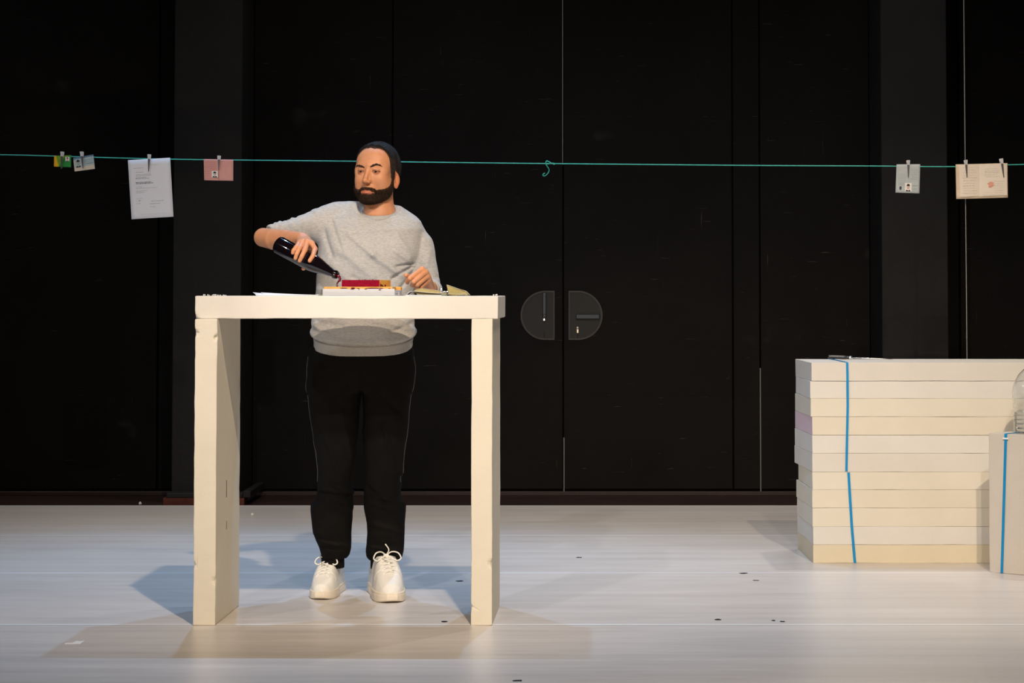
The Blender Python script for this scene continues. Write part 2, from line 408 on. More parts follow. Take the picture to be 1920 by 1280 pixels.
# thin knife slits pressed in the inner face of the left leg
for (u, v0, v1, w) in ((422.5, 900, 932, .002), (423.0, 976, 992, .0009)):
    yy = DT + (u-404)/(448-404)*(TD-.03); x = xl1+math.tan(R(1.4))*(yy-DT)+.0006
    bm = bmesh.new(); add_box(bm, (x-.001, yy-w, W(u, v1, yy).z), (x+.0008, yy+w, W(u, v0, yy).z))
    bobj('knife_slit', bm, M['floor_scuff'], leg)
bm = foam_box((xr0, DT, 0), (xr1, DT+TD-.02, UZ), 2, notches=[((xr1, DT, W(922,1056,DT).z), .012, (-.006,.008,0)), ((xr0, DT, W(884,1138,DT).z), .007, (.005,.004,0))], rz=R(-1.5), pivot=(xr1, DT, 0))
bobj('leg', bm, M['foam_d'], table)
bm = foam_box((W(363, 575, DT).x, DT, UZ), (W(934, 575, DT).x, DT+TD, TZ), 3, rz=R(-1.35), pivot=(W(934, 575, DT).x, DT, 0),
              notches=[((W(363,596,DT).x, DT, UZ), .014, (.006,.004,.003))])
bobj('tabletop', bm, M['foam_a'], table)
# the leg's slits lean with the leg; crumbs on the left end of the tabletop
rs = random.Random(11)
bm = bmesh.new()
for k in range(34):
    u = rs.uniform(380, 425) if k < 24 else rs.uniform(575, 600); D = DT+rs.uniform(.03, .3); rr = rs.uniform(.0015, .0032)
    c = Vector((W(u, 553, D).x, D, TZ+.0004+rr*.9)); g = bmesh.ops.create_icosphere(bm, subdivisions=1, radius=rr)
    for q in g['verts']: q.co = q.co*rs.uniform(.7,1.2)+c
for k in range(5):
    u = rs.uniform(925, 934); D = DT+rs.uniform(.03, .1); rr = rs.uniform(.002, .0035); c = Vector((W(u, 553, D).x, D, TZ+.0004+rr*.9)); g = bmesh.ops.create_icosphere(bm, subdivisions=1, radius=rr)
    for q in g['verts']: q.co = q.co*rs.uniform(.7,1.2)+c
tag(bobj('foam_crumbs', bm, M['foam_b'], None, loc=(xl0, DT+.1, TZ)), 'fine white foam crumbs scattered over the top of the foam table', 'crumbs', kind='stuff')

# ------------------------------------------------------------------ the strapped stack of boards
DS = FL(1524, 1055.2).y
vt = [679.5, 714, 747, 781, 815.4, 849.6, 884.4, 917.9, 952, 986.9, 1021, 1055.2]
fl = [1521, 1519.2, 1520.3, 1523, 1523.3, 1523, 1523.3, 1523, 1523.5, 1524.5, 1524.5]
bl = [1491.7, 1492.4, 1490.8, 1490.8, 1490.5, 1489.8, 1497, 1493.4, 1494.5, 1495.3, 1496]
mk = ['foam_a','foam_b','foam_c','foam_d','foam_b','foam_a','foam_c','foam_d','foam_c','foam_b','foam_e']
ordn = ['topmost', 'second from the top', 'third from the top', 'fourth from the top, with a pink left end', 'fifth from the top', 'sixth from the top, lowest under the upper strap',
        'seventh from the top, set back at its left end', 'eighth from the top, below the dark gap', 'ninth from the top', 'second from the bottom', 'bottom board resting on the floor']
SZ = [W(1524, v, DS).z for v in vt]; SZ[-1] = 0
boards = []
for i in range(11):
    x0 = W(fl[i], vt[i], DS).x; Dbk = DS+.60
    xb = W(bl[i], (vt[i]+vt[i+1])/2, Dbk).x
    rz = -math.atan2(xb-x0, .60)*1.0
    lo = (x0, DS + (.004 if i in (1, 4) else 0), SZ[i+1]+.0002); hi = (x0+1.19+.01*math.sin(i*2.1), Dbk, SZ[i]-.0002)
    bm = foam_box(lo, hi, 20+i, step=.07, amp=.0012, bevel=.002)
    sh = (xb-x0)/.60                      # the far end sits a little to one side: turn and square up
    for v in bm.verts: v.co.x += (v.co.y-DS)*sh
    mats = [M[mk[i]]]
    if i == 3:
        mats.append(M['foam_pink'])
        for f in bm.faces:
            if f.calc_center_median().x < x0+(f.calc_center_median().y-DS)*sh+.003 and abs(f.normal.x) > .6: f.material_index = 1
    o = bobj('foam_board', bm, mats, None, loc=(x0+.6, DS+.3, SZ[i+1]))
    tag(o, 'cream foam board in strapped stack, '+ordn[i], 'foam board', 'foam boards in the strapped stack at the right'); boards.append(o)
    
def strap(pts, wvec, t=.0016):
    """flat band: pts with outward normals"""
    bm = bmesh.new(); rows = []
    for p, n in pts:
        p = Vector(p); n = Vector(n).normalized(); w = Vector(wvec)
        rows.append([bm.verts.new(p-w), bm.verts.new(p+w), bm.verts.new(p+w+n*t), bm.verts.new(p-w+n*t)])
    for i in range(len(rows)-1):
        for k in range(4): bm.faces.new((rows[i][k], rows[i][(k+1)%4], rows[i+1][(k+1)%4], rows[i+1][k]))
    bm.faces.new(rows[0]); bm.faces.new(rows[-1][::-1])
    return bm
hw = 3.4/FPX*DS*.5*2*.5+.0012
F = DS-.0035
p = [(W(1560, 668, DS+.60), 668)]
tb = W(1556, 668, DS+.6).x
bm = strap([((tb, DS+.605, SZ[6]+.02), (0,1,0)), ((tb, DS+.605, SZ[0]-.004), (0,1,0)), ((tb, DS+.598, SZ[0]+.0012), (0,1,1)), ((W(1587,679,F).x, DS+.003, SZ[0]+.0012), (0,0,1)),
            ((W(1588.5,681,F).x, F+.001, SZ[0]-.001), (0,-1,1)), ((W(1589,700,F).x, F, W(1589,700,F).z), (0,-1,0)), ((W(1589.5,760,F).x, F, W(1589,760,F).z), (0,-1,0)), ((W(1588,830,F).x, F, W(1588,830,F).z), (0,-1,0)), ((W(1587,883,F).x, F, SZ[6]+.003), (0,-1,0))], (hw,0,0))
tag(bobj('blue_strap', bm, M['blue_strap'], None, loc=(W(1588,700,F).x, F, SZ[6])), 'bright blue strap round the six upper boards of the stack', 'strap')
bm = strap([((W(1591,885,F).x, F, SZ[6]-.002), (0,-1,0)), ((W(1593,920,F).x, F, W(1592,920,F).z), (0,-1,0)), ((W(1597,985,F).x, F, W(1597,985,F).z), (0,-1,0)), ((W(1603,1055,F).x, F, .001), (0,-1,0))], (hw+.0005,0,0))
tag(bobj('blue_strap', bm, M['blue_strap'], None, loc=(W(1597,985,F).x, F, 0)), 'bright blue strap slanting down the five lower boards of the stack', 'strap')

# knife on top of the stack
Dk = DS+.45; zk = SZ[0]+.001
kn = tag(empty('foam_knife', (W(1600, 670, Dk).x, Dk, zk)), 'long thin knife with a dark handle lying on top of the foam stack', 'knife')
def kp(u, dz, dD=0): return Vector((W(u, 670, Dk+dD).x, Dk+dD, zk+dz))
bm = bmesh.new(); add_tube(bm, spline([kp(1552.5,.0135), kp(1556,.0125), kp(1570,.011), kp(1585,.0095), kp(1592,.0085)], 4), [.004]+[.0078]*3+[.0085]*9+[.0072]*4, 10); bobj('handle', bm, mat('knife_grip', (.02,.022,.028), .3, .6), kn, True)
bm = bmesh.new(); add_tube(bm, [kp(1591,.0092), kp(1592,.0092), kp(1597.5,.0083), kp(1598.5,.0083)], [.005,.0082,.0082,.005], 12); bobj('ferrule', bm, M['chrome'], kn, True)
bm = bmesh.new(); add_tube(bm, [kp(1598,.0085), kp(1630,.006), kp(1660,.003), kp(1674,.001)], [.0028,.0024,.0018,.0008], 8); bobj('blade', bm, M['chrome'], kn, True)

# ------------------------------------------------------------------ the upright block with its strap and the water jug
cL = FL(1855.5, 1072.3); zB = W(1855, 811.5, cL.y).z
ang = math.atan2(FL(1920, 1078.5).y-cL.y, FL(1920, 1078.5).x-cL.x)
ux = Vector((math.cos(ang), math.sin(ang), 0)); uy = Vector((-math.sin(ang), math.cos(ang), 0))
bm = foam_box((0,0,0), (1.15,.34,zB), 50, amp=.0012)
bm.transform(Matrix.Translation(cL) @ Matrix.Rotation(ang, 4, 'Z'))
tag(bobj('foam_block', bm, M['foam_block'], None, loc=cL+ux*.575+uy*.17), 'beige foam block standing on edge in front of the stack, carrying the water jug', 'foam block')
def bp(u, v, off=-.003):
    # point on the block's front plane seen at u,v
    x, y, z = ray(u, v); n = uy; k = (cL.dot(n)+off)/(x*n.x+y*n.y); return Vector((x*k, y*k, CAMZ+z*k))
nrm = -uy
b0, b1 = bp(1886, 816), bp(1878.5, 1072)
top = Vector((b0.x, b0.y, zB+.0012)); 
bm = strap([(top+uy*.335+ux*.05, (0,0,1)), (top+uy*.01+ux*.002, (0,0,1)), (b0+Vector((0,0,.006)), nrm+Vector((0,0,1))), (b0, nrm), (bp(1882.5,940), nrm), (Vector((b1.x,b1.y,.002)), nrm)], ux*.0062)
st = tag(bobj('blue_strap', bm, M['blue_strap'], None, loc=b0), 'bright blue strap running down the beige upright foam block', 'strap')
bm = bmesh.new(); c = bp(1885.5, 822, -.006); add_box(bm, (-.014,-.0025,-.0035), (.014,.0025,.0035), bevel=.001); bm.transform(Matrix.Translation(c) @ Matrix.Rotation(ang, 4, 'Z'))
bobj('buckle', bm, M['tape_white'], st)

# big clear plastic jug
def plastic():
    m = bpy.data.materials.new('clear_plastic'); m.use_nodes = True; N = m.node_tree.nodes; L = m.node_tree.links
    p = N['Principled BSDF']; p.inputs['Base Color'].default_value = (.95,.97,.98,1); p.inputs['Roughness'].default_value = .05
    p.inputs['Transmission Weight'].default_value = 1; p.inputs['IOR'].default_value = 1.45
    return m
M['plastic'] = plastic()
M['water'] = mat('water', (.96,.98,1), .0, .5, trans=1, ior=1.33)
jr = .080; zj = zB+.0015
jc = bp(1897, 760, .0)+uy*.13; jc = Vector((W(1897, 760, jc.y).x+jr+.006, jc.y, 0))
jug = tag(empty('water_jug', (jc.x, jc.y, zj)), 'large clear ribbed plastic water jug on the beige foam block', 'bottle')
prof = [(0,.004),(jr*.5,.002),(jr*.86,.0),(jr*.97,.012)]
z = .02
while z < .105:
    prof += [(jr*.975,z),(jr*.945,z+.005),(jr*.945,z+.010),(jr*.99,z+.014)]; z += .0185
prof += [(jr*1.0,.125),(jr*.97,.130),(jr*1.0,.136),(jr*1.03,.150),(jr*1.04,.17),(jr*1.0,.195),(jr*.9,.222),(jr*.7,.25),(jr*.42,.272),(jr*.26,.282),(jr*.24,.285),(jr*.24,.300)]
inner = [(max(r-.0016,0), z+(.0016 if r < jr*.6 and z < .05 else 0)) for r, z in prof[::-1]]
bm = bmesh.new(); lathe(bm, prof+inner, (jc.x, jc.y, zj), (0,0,1), 48); bobj('shell', bm, M['plastic'], jug, True)
wl = .088
wp = [(r-.0022, max(z, .006)) for r, z in prof if 0 < r and z < wl]; wp = [(0,.0065)]+wp+[(jr*.955,wl),(0,wl)]
bm = bmesh.new(); lathe(bm, wp, (jc.x, jc.y, zj), (0,0,1), 48); bobj('water', bm, M['water'], jug, True)
bm = bmesh.new(); lathe(bm, [(jr*.27,.288),(jr*.29,.289),(jr*.29,.310),(jr*.26,.313),(0,.313)], (jc.x, jc.y, zj), (0,0,1), 32); bobj('cap', bm, mat('cap_blue', (.1,.25,.6), .4), jug, True)
# ------------------------------------------------------------------ the green cord and what hangs from it
DC = 11.8
cpts = [(-2300,262),(-260,286.5),(0,290),(118,293),(240,296.5),(330,298.5),(440,300),(660,302.2),(860,304.8),(1056,306.8),(1400,310),(1640,311.2),(1703,312),(1790,312.3),(1877,310),(1920,308.2),(2300,300),(4300,262)]
def cord_v(u): return float(np.interp(u, [p[0] for p in cpts], [p[1] for p in cpts]))
bm = bmesh.new(); add_tube(bm, spline([W(u, v, DC) for u, v in cpts], 6), .0025, 6)
cord = tag(bobj('green_cord', bm, M['green_cord'], None, loc=W(1056,306.8,DC)), 'thin green cord stretched across the stage behind the person', 'cord')
# knot with a loop end and a curled tail
def kq(a, b, d=0): return W(980+a/18.29, 280+b/18.29, DC-d)
bm = bmesh.new()
add_tube(bm, spline([kq(1100,520,.004), kq(1000,480,.006), kq(880,410,.006), kq(820,400,.007), kq(795,440,.008), kq(805,520,.008), kq(850,590,.007), kq(895,660,.004), kq(905,730,.0), kq(870,810,.0), kq(800,885,.004), kq(740,912,.008), kq(695,890,.014), kq(710,840,.018), kq(765,810,.02)], 6), .0024, 6)
add_tube(bm, spline([kq(790,470,.005), kq(850,500,.006), kq(940,480,.006), kq(1060,475,.004), kq(1095,515,.002)], 5), .0026, 6)
bobj('knotted_tail', bm, M['green_cord'], cord)
# vertical cables
bm = bmesh.new(); a = W(1055,306.8,DC); add_tube(bm, [a+Vector((0,.003,-.004)), Vector((a.x,DC+.003,7))], .0014, 6)
tag(bobj('hanging_wire', bm, M['cable'], None, loc=a), 'thin grey wire coming down from above to the middle of the green cord', 'wire')
bm = bmesh.new(); x0 = W(1807,0,DC+.05).x; a = W(1813,660,DC+.05); add_tube(bm, [Vector((x0+(x0-a.x)*2.2, DC+.05, 7)), Vector((x0,DC+.05,W(1807,0,DC+.05).z)), a, Vector((a.x+.005,DC+.05,.0))], .0024, 6)
tag(bobj('hanging_wire', bm, M['cable'], None, loc=(a.x,DC+.05,1)), 'thin grey wire running from above to the floor, behind the open passport', 'wire')

def px_quad(name, quad, m, D, off, parent, th=.0005, bend=0):
    """sheet whose corners (tl,tr,br,bl) stand where the pixels say; built as a thin solid with a soft bend"""
    n = 10; bm = bmesh.new(); top = []; bot = []
    for j in range(n+1):
        ra, rb = [], []
        for i in range(n+1):
            s, t = i/n, j/n
            u = (quad[0][0]*(1-s)+quad[1][0]*s)*(1-t)+(quad[3][0]*(1-s)+quad[2][0]*s)*t
            v = (quad[0][1]*(1-s)+quad[1][1]*s)*(1-t)+(quad[3][1]*(1-s)+quad[2][1]*s)*t
            y = D-off-bend*math.sin(math.pi*s)*(0.3+t) if not callable(bend) else D-off-bend(s, t)
            p = W(u, v, D); p.y = y; ra.append(bm.verts.new(p)); q = p.copy(); q.y += th; rb.append(bm.verts.new(q))
        top.append(ra); bot.append(rb)
    for j in range(n):
        for i in range(n):
            bm.faces.new((top[j][i], top[j+1][i], top[j+1][i+1], top[j][i+1])); bm.faces.new((bot[j][i], bot[j][i+1], bot[j+1][i+1], bot[j+1][i]))
    for i in range(n):
        bm.faces.new((top[0][i], top[0][i+1], bot[0][i+1], bot[0][i])); bm.faces.new((top[n][i+1], top[n][i], bot[n][i], bot[n][i+1]))
        bm.faces.new((top[i+1][0], top[i][0], bot[i][0], bot[i+1][0])); bm.faces.new((top[i][n], top[i+1][n], bot[i+1][n], bot[i][n]))
    return bobj(name, bm, m, parent, True)
def quad_pt(quad, s, t):
    return ((quad[0][0]*(1-s)+quad[1][0]*s)*(1-t)+(quad[3][0]*(1-s)+quad[2][0]*s)*t, (quad[0][1]*(1-s)+quad[1][1]*s)*(1-t)+(quad[3][1]*(1-s)+quad[2][1]*s)*t)
def flat_on(name, quad, shapes, m, D, off, parent, mats=None, bend=None):
    """printed matter: polygons given in sheet coordinates"""
    bm = bmesh.new()
    for sh in shapes:
        mi = 0
        if isinstance(sh, tuple) and isinstance(sh[0], int): mi, sh = sh
        vs_ = []
        for s, t in sh:
            p = W(*quad_pt(quad, s, t), D); p.y = D-off-(bend(s, t) if bend else 0); vs_.append(bm.verts.new(p))
        f = bm.faces.new(vs_); f.material_index = mi
    me = bpy.data.meshes.new(name); 
    inv = Matrix.Translation(-parent.location) if parent else Matrix()
    bm.transform(inv); bm.normal_update()
    for f in bm.faces:
        if f.normal.y > 0: f.normal_flip()
    bm.to_mesh(me); bm.free(); ob = link_mesh(name, me, mats or [m], parent)
    return tag(ob, kind='stuff') if name == 'printed_text' else ob
def line(s0, s1, t, h=.006): return [(s0,t-h),(s1,t-h),(s1,t+h),(s0,t+h)]
def words(s0, s1, t, h, rs, mi=0):
    out = []; s = s0
    while s < s1:
        w = rs.uniform(.012, .05); out.append((mi, line(s, min(s+w, s1), t+rs.uniform(-.0015,.0015), h*rs.uniform(.7,1)))); s += w+.011
    return out
def ellipse(cs, ct, rs_, rt, n=14, a0=0, a1=2*math.pi):
    return [(cs+rs_*math.cos(a0+(a1-a0)*k/n), ct+rt*math.sin(a0+(a1-a0)*k/n)) for k in range(n if a1-a0 > 6 else n+1)]
M['skin_print'] = mat('skin_print', (.62,.45,.38), .7, .2); M['photo_white'] = mat('photo_white', (.80,.77,.72), .6, .2)
M['hair_print'] = mat('hair_print', (.03,.022,.022), .7, .2)

rs = random.Random(5)
def doc(name, label, cat, quad, m, bend=0, loc=None):
    c = W(*quad_pt(quad, .5, .5), DC)
    o = tag(empty(name, (c.x, DC, c.z)), label, cat)
    sh = px_quad('sheet', quad, m, DC, .0045, o, bend=bend)
    return o, sh
def portrait(parent, quad, s0, t0, s1, t1, off=.0062, mats=None, cloth=True, bg=True):
    mats = mats or [M['photo_white'], M['skin_print'], M['hair_print']]
    w, h = s1-s0, t1-t0; cs = (s0+s1)/2
    if bg: flat_on('portrait_photo', quad, [(0, [(s0,t0),(s1,t0),(s1,t1),(s0,t1)])], None, DC, off, parent, mats)
    sh = []
    if cloth: sh += [(2, [(cs-w*.42,t1-h*.02),(cs-w*.2,t1-h*.22),(cs,t1-h*.10),(cs+w*.2,t1-h*.22),(cs+w*.42,t1-h*.02)])]
    sh += [(1, ellipse(cs, t0+h*.48, w*.21, h*.27)), (2, ellipse(cs, t0+h*.36, w*.25, h*.25, 14, math.pi, 2*math.pi))]
    ob = None
    for k, q in enumerate(sh):
        pass
    # faces at slightly different depth so nothing shares a plane
    bm = bmesh.new()
    for k, (mi, pl) in enumerate(sh):
        vs_ = []
        for s, t in pl:
            p = W(*quad_pt(quad, s, t), DC); p.y = DC-off-.0003*(k+1); vs_.append(bm.verts.new(p))
        f = bm.faces.new(vs_); f.material_index = mi
    bm.transform(Matrix.Translation(-parent.location)); bm.normal_update()
    for f in bm.faces:
        if f.normal.y > 0: f.normal_flip()
    me = bpy.data.meshes.new('portrait'); bm.to_mesh(me); bm.free(); return link_mesh('portrait', me, mats, parent)

# green and yellow card
q = [(102,292.2),(134,291),(133.6,313.8),(101.6,312)]
M['card_green'] = mat('card_green', (.0,.22,.05), .5, .4, col2=(.03,.30,.04), vscale=60)
M['card_yellow'] = mat('card_yellow', (.85,.45,.0), .5, .4); M['card_lime'] = mat('card_lime', (.22,.42,.02), .5, .4, col2=(.10,.28,.02), vscale=80)
d, s = doc('identity_card', 'small green and yellow card clipped to the cord at far left', 'identity card', q, M['card_green'])
flat_on('yellow_band', q, [(0, [(0,0),(.10,0),(.28,1),(0,1)])], None, DC, .0051, d, [M['card_yellow']])
flat_on('lime_band', q, [(0, [(.10,0),(.9,0),(.6,.22),(.42,.6),(.28,1)])], None, DC, .0053, d, [M['card_lime']])
portrait(d, q, .66, .12, .90, .52, .0058)
# grey blue identity card, tilted
q = [(137.5,296),(175.5,289.5),(178.2,316.5),(140.5,321.5)]
M['card_blue'] = mat('card_blue', (.46,.56,.56), .5, .35, col2=(.38,.50,.55), vscale=30)
d, s = doc('identity_card', 'tilted pale blue and cream card with a dark-haired portrait, clipped to the cord', 'identity card', q, M['card_blue'])
flat_on('header_band', q, [(0, [(0,0),(1,0),(1,.10),(0,.14)])], None, DC, .0051, d, [mat('card_navy', (.10,.20,.33), .5)])
flat_on('cream_band', q, [(0, [(0,.74),(1,.70),(1,1),(0,1)]), (0, [(0,.2),(.04,.2),(.04,.74),(0,.74)])], None, DC, .0051, d, [mat('card_cream', (.70,.60,.48), .5)])
flat_on('printed_text', q, words(.54,.94,.30,.02,rs)+words(.54,.94,.42,.02,rs)+words(.56,.96,.55,.035,rs), None, DC, .0056, d, [mat('print_blue', (.22,.32,.36), .7)])
portrait(d, q, .06, .12, .38, .76, .0058, [M['photo_white'], mat('face_grey', (.36,.38,.33), .7), M['hair_print']], bg=False)
# the large letter
q = [(240,300.3),(319.3,295.6),(325.6,406.2),(247,411)]
d, s = doc('letter', 'large white typed letter hanging tilted from the cord left of the left pillar', 'letter', q, M['paper'], bend=.004)
bnd = lambda s, t: .004*math.sin(math.pi*s)*(.3+t)
T = words(.12,.36,.145,.004,rs)+words(.5,.7,.10,.003,rs)
for a, b, t, h in ((.17,.36,.215,.005),(.17,.53,.257,.005),(.17,.54,.280,.004),(.165,.42,.310,.007),(.165,.49,.325,.006)): T += words(a,b,t,h,rs)
T += words(.155,.52,.388,.0075,rs,1)+words(.155,.58,.408,.0075,rs,1)
for a, b, t, h in ((.155,.30,.463,.004),(.155,.66,.490,.004),(.155,.41,.535,.005),(.155,.35,.560,.005),(.15,.29,.66,.004),(.14,.17,.70,.004),(.20,.24,.695,.010),(.14,.16,.745,.004),(.19,.23,.745,.008),(.50,.80,.715,.005),(.47,.70,.760,.007),(.47,.60,.81,.004),(.22,.85,.93,.0022)): T += words(a,b,t,h,rs)
flat_on('printed_text', q, T, None, DC, .0053, d, [mat('print_soft', (.42,.41,.45), .8), mat('print_bold', (.16,.16,.19), .8)], bend=bnd)
# pink booklet
q = [(382.4,298.2),(438,299.3),(437.8,339),(383.5,338)]
M['pink_paper'] = mat('pink_paper', (.74,.36,.31), .65, .2, var=.10, vscale=14)
bk = lambda s, t: .012*abs(s-.5)
d, s = doc('licence_booklet', 'open pink booklet with a small portrait photo, clipped to the cord over the left pillar', 'booklet', q, M['pink_paper'], bend=bk)
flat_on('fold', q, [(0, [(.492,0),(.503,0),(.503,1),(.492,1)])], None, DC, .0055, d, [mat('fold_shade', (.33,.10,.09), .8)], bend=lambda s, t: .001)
T = []
for k in range(11):
    t = .08+k*.085
    if t > .56: T += words(.04,.22,t,.011,rs)
    else: T += words(.05,.40,t,.011,rs)
flat_on('printed_text', q, T+words(.58,.72,.09,.008,rs), None, DC, .0056, d, [mat('pink_print', (.52,.20,.19), .8)], bend=bk)
portrait(d, q, .265, .55, .475, .86, .0125)
# grey paper with portrait and fingerprint
q = [(1680.7,308.2),(1725.3,307.8),(1723.6,362.6),(1678.9,361)]
M['grey_card'] = mat('grey_card', (.48,.52,.52), .6, .3, var=.07, vscale=20)
d, s = doc('travel_document', 'grey paper with portrait and fingerprint, clipped to the cord over the right pillar', 'document', q, M['grey_card'])
T = []
for k in range(7): T += words(.62+.03*(k%3),.9,.10+.055*k+.08,.006,rs)
for k in range(6): T += words(.08,.42,.36+.055*k,.005,rs)
for k in range(3): T += words(.1,.36,.66+.035*k,.006,rs)
T += words(.05,.16,.1,.005,rs)+words(.05,.16,.16,.005,rs)+words(.05,.16,.21,.005,rs)+words(.34,.42,.14,.006,rs)
T += words(.70,.90,.745,.016,rs)+words(.72,.9,.83,.008,rs)+words(.72,.9,.88,.008,rs)+words(.5,.9,.52,.005,rs)+words(.5,.9,.58,.004,rs)
flat_on('printed_text', q, T, None, DC, .0052, d, [mat('grey_print', (.24,.27,.28), .8)])
flat_on('fingerprint', q, [(0, ellipse(.20,.835,.052,.068))], None, DC, .0054, d, [M['print_dark']])
portrait(d, q, .385, .65, .66, .95, .0056)
# open passport, two bundles of pages
q = [(1791,308.4),(1888,306),(1888.7,370.6),(1792.3,373)]
M['cream_paper'] = mat('cream_paper', (.80,.66,.48), .7, .2, col2=(.66,.50,.34), vscale=9)
M['page_paper'] = mat('page_paper', (.84,.74,.61), .7, .2, var=.06, vscale=9)
bk = lambda s, t: .018*abs(s-.45)
d, s = doc('passport', 'open cream passport with a red stamp, clipped to the cord at far right', 'passport', q, M['cream_paper'], bend=bk)
for nm, qs in (('page_left', [(.06,.02),(.445,.0),(.445,.93),(.075,.95)]), ('page_right', [(.452,.02),(.985,.02),(.985,.93),(.452,.94)])):
    qq = [quad_pt(q, *p) for p in qs]
    bm = bmesh.new(); P = []
    for k in range(7):
        for t in (0, 1):
            s_ = k/6; u, v = quad_pt(qq, s_, t); p = W(u, v, DC); S = qs[0][0]+(qs[1][0]-qs[0][0])*s_; p.y = DC-.0075-bk(S, 0)-.004*math.sin(math.pi*s_); P.append(bm.verts.new(p))
    for k in range(6): bm.faces.new((P[2*k], P[2*k+1], P[2*k+3], P[2*k+2]))
    r = bmesh.ops.extrude_face_region(bm, geom=list(bm.faces)); bmesh.ops.translate(bm, verts=[g for g in r['geom'] if isinstance(g, bmesh.types.BMVert)], vec=(0,.002,0))
    bobj('page', bm, M['page_paper'], d)
T = []
for k in range(11): T += words(.10+rs.uniform(0,.08),.42-rs.uniform(0,.08),.10+.075*k+rs.uniform(-.008,.008),.0035,rs,int(k in (1,4,7)))
for k in range(5): T += words(.53+rs.uniform(0,.05),.78+rs.uniform(-.06,.1),.16+.055*k+rs.uniform(-.008,.008),.004,rs,int(k in (1,2)))
for k in range(6): T += words(.74,.93,.52+.065*k,.003,rs)
T += words(.5,.93,.90,.003,rs)+words(.5,.7,.84,.003,rs)
flat_on('printed_text', q, T, None, DC, .0128, d, [mat('passport_print', (.58,.51,.46), .8), mat('passport_ink', (.46,.40,.46), .8)], bend=bk)
st = [(.67+.062*rr*math.cos(a), .60+.095*rr*math.sin(a)) for a, rr in ((k*math.pi/14, rs.uniform(.6,1.15)) for k in range(28))]
flat_on('red_stamp', q, [(0, st)], None, DC, .0134, d, [mat('stamp_red', (.76,.40,.30), .7, col2=(.74,.27,.18), vscale=90)], bend=bk)

# metal hair clips holding the papers
def clip(u0, v0, u1, v1, label, fwd=0.0):
    a = W(u0, v0, DC); b = W(u1, v1, DC); L = (b-a).length; dirv = (b-a).normalized(); side = dirv.cross(Vector((0,1,0))).normalized()
    o = tag(empty('metal_clip', a+Vector((0,-.012,0))), label, 'clip', 'metal clips on the green cord')
    ya = Vector((0,-.0165-fwd,0))
    bm = bmesh.new()
    def bar(p0, p1, w0, w1, t=.0018):
        n = Vector((0,1,0)); vs_ = []
        for p, w in ((p0, w0), (p1, w1)):
            for sx, sy in ((-1,0),(1,0),(1,1),(-1,1)): vs_.append(bm.verts.new(p+side*w*sx+n*t*sy))
        for f in ((0,1,2,3),(7,6,5,4),(0,4,5,1),(1,5,6,2),(2,6,7,3),(3,7,4,0)): bm.faces.new([vs_[i] for i in f])
    bar(a+dirv*L*.25+ya, b+ya*1.0, .0055, .0018); bobj('front_blade', bm, M['clip_dark'], o)
    bm = bmesh.new(); bar(a+dirv*L*.25+Vector((0,.002,0)), b+dirv*-.004+Vector((0,.0005,0)), .0055, .0018); bobj('rear_blade', bm, M['clip_dark'], o)
    bm = bmesh.new(); bar(a+Vector((0,-.022-fwd*.5,0)), a+dirv*L*.27+ya, .0072, .0062, .002); bar(a+Vector((0,.004,0)), a+dirv*L*.27+Vector((0,.002,0)), .0072, .0062, .002)
    lathe(bm, [(0,-.006),(.004,-.006),(.004,.006),(0,.006)], a+dirv*L*.27+Vector((0,-.007,0)), side, 12)
    bobj('grip', bm, M['chrome_pale'], o)
    return o
M['clip_dark'] = mat('clip_dark', (.16,.15,.16), .3, .5, metal=.7); M['chrome_pale'] = mat('chrome_pale', (.62,.62,.63), .45, .5, metal=.35)
clip(117.5,284.5,116,317,'metal hair clip holding the green and yellow card')
clip(153.8,284.5,156.8,316,'metal hair clip holding the tilted pale blue card')
clip(280.5,289.5,279.5,322,'metal hair clip holding the large white letter')
clip(411.2,292,411,319.5,'metal hair clip holding the pink booklet')
clip(1702.6,300.5,1702.5,333,'metal hair clip holding the grey paper over the right pillar')
clip(1810,300,1812,333,'metal hair clip at the left half of the cream passport', .004)
clip(1876.2,297.5,1880.5,333,'slanting metal hair clip at the right half of the cream passport', .010)
# ------------------------------------------------------------------ things on the foam table
T0 = TZ+.0006
def tp(u, D, dz=0): p = W(u, 553, D); return Vector((p.x, D, T0+dz))
def sheet(name, quad, th, m, parent=None, n=8, curl=None, loc=None):
    """thin solid sheet through a corner list (tl,tr,br,bl) in world space"""
    bm = bmesh.new(); top = []; bot = []
    for j in range(n+1):
        ra, rb = [], []
        for i in range(n+1):
            s, t = i/n, j/n
            p = (quad[0]*(1-s)+quad[1]*s)*(1-t)+(quad[3]*(1-s)+quad[2]*s)*t
            if curl: p = p+curl(s, t)
            ra.append(bm.verts.new(p+Vector((0,0,th)))); rb.append(bm.verts.new(p))
        top.append(ra); bot.append(rb)
    for j in range(n):
        for i in range(n):
            bm.faces.new((top[j][i], top[j+1][i], top[j+1][i+1], top[j][i+1])); bm.faces.new((bot[j][i], bot[j][i+1], bot[j+1][i+1], bot[j+1][i]))
    for i in range(n):
        bm.faces.new((top[0][i], top[0][i+1], bot[0][i+1], bot[0][i])); bm.faces.new((top[n][i+1], top[n][i], bot[n][i], bot[n][i+1]))
        bm.faces.new((top[i+1][0], top[i][0], bot[i][0], bot[i+1][0])); bm.faces.new((top[i][n], top[i+1][n], bot[i+1][n], bot[i][n]))
    return bobj(name, bm, m, parent, True, loc=loc)
M['white_paper'] = mat('white_paper', (.82,.81,.83), .65, .25)
D0 = 8.93
q = [tp(474,D0+.18,.0), tp(592,D0+.20), tp(596,D0), tp(480,D0)]
sheet('paper_sheet', q, .0011, M['white_paper'], None, 12, lambda s, t: Vector((0,0,.0118*(1-s)**2.2*(1-t)**.6)), loc=tp(540,D0+.1))
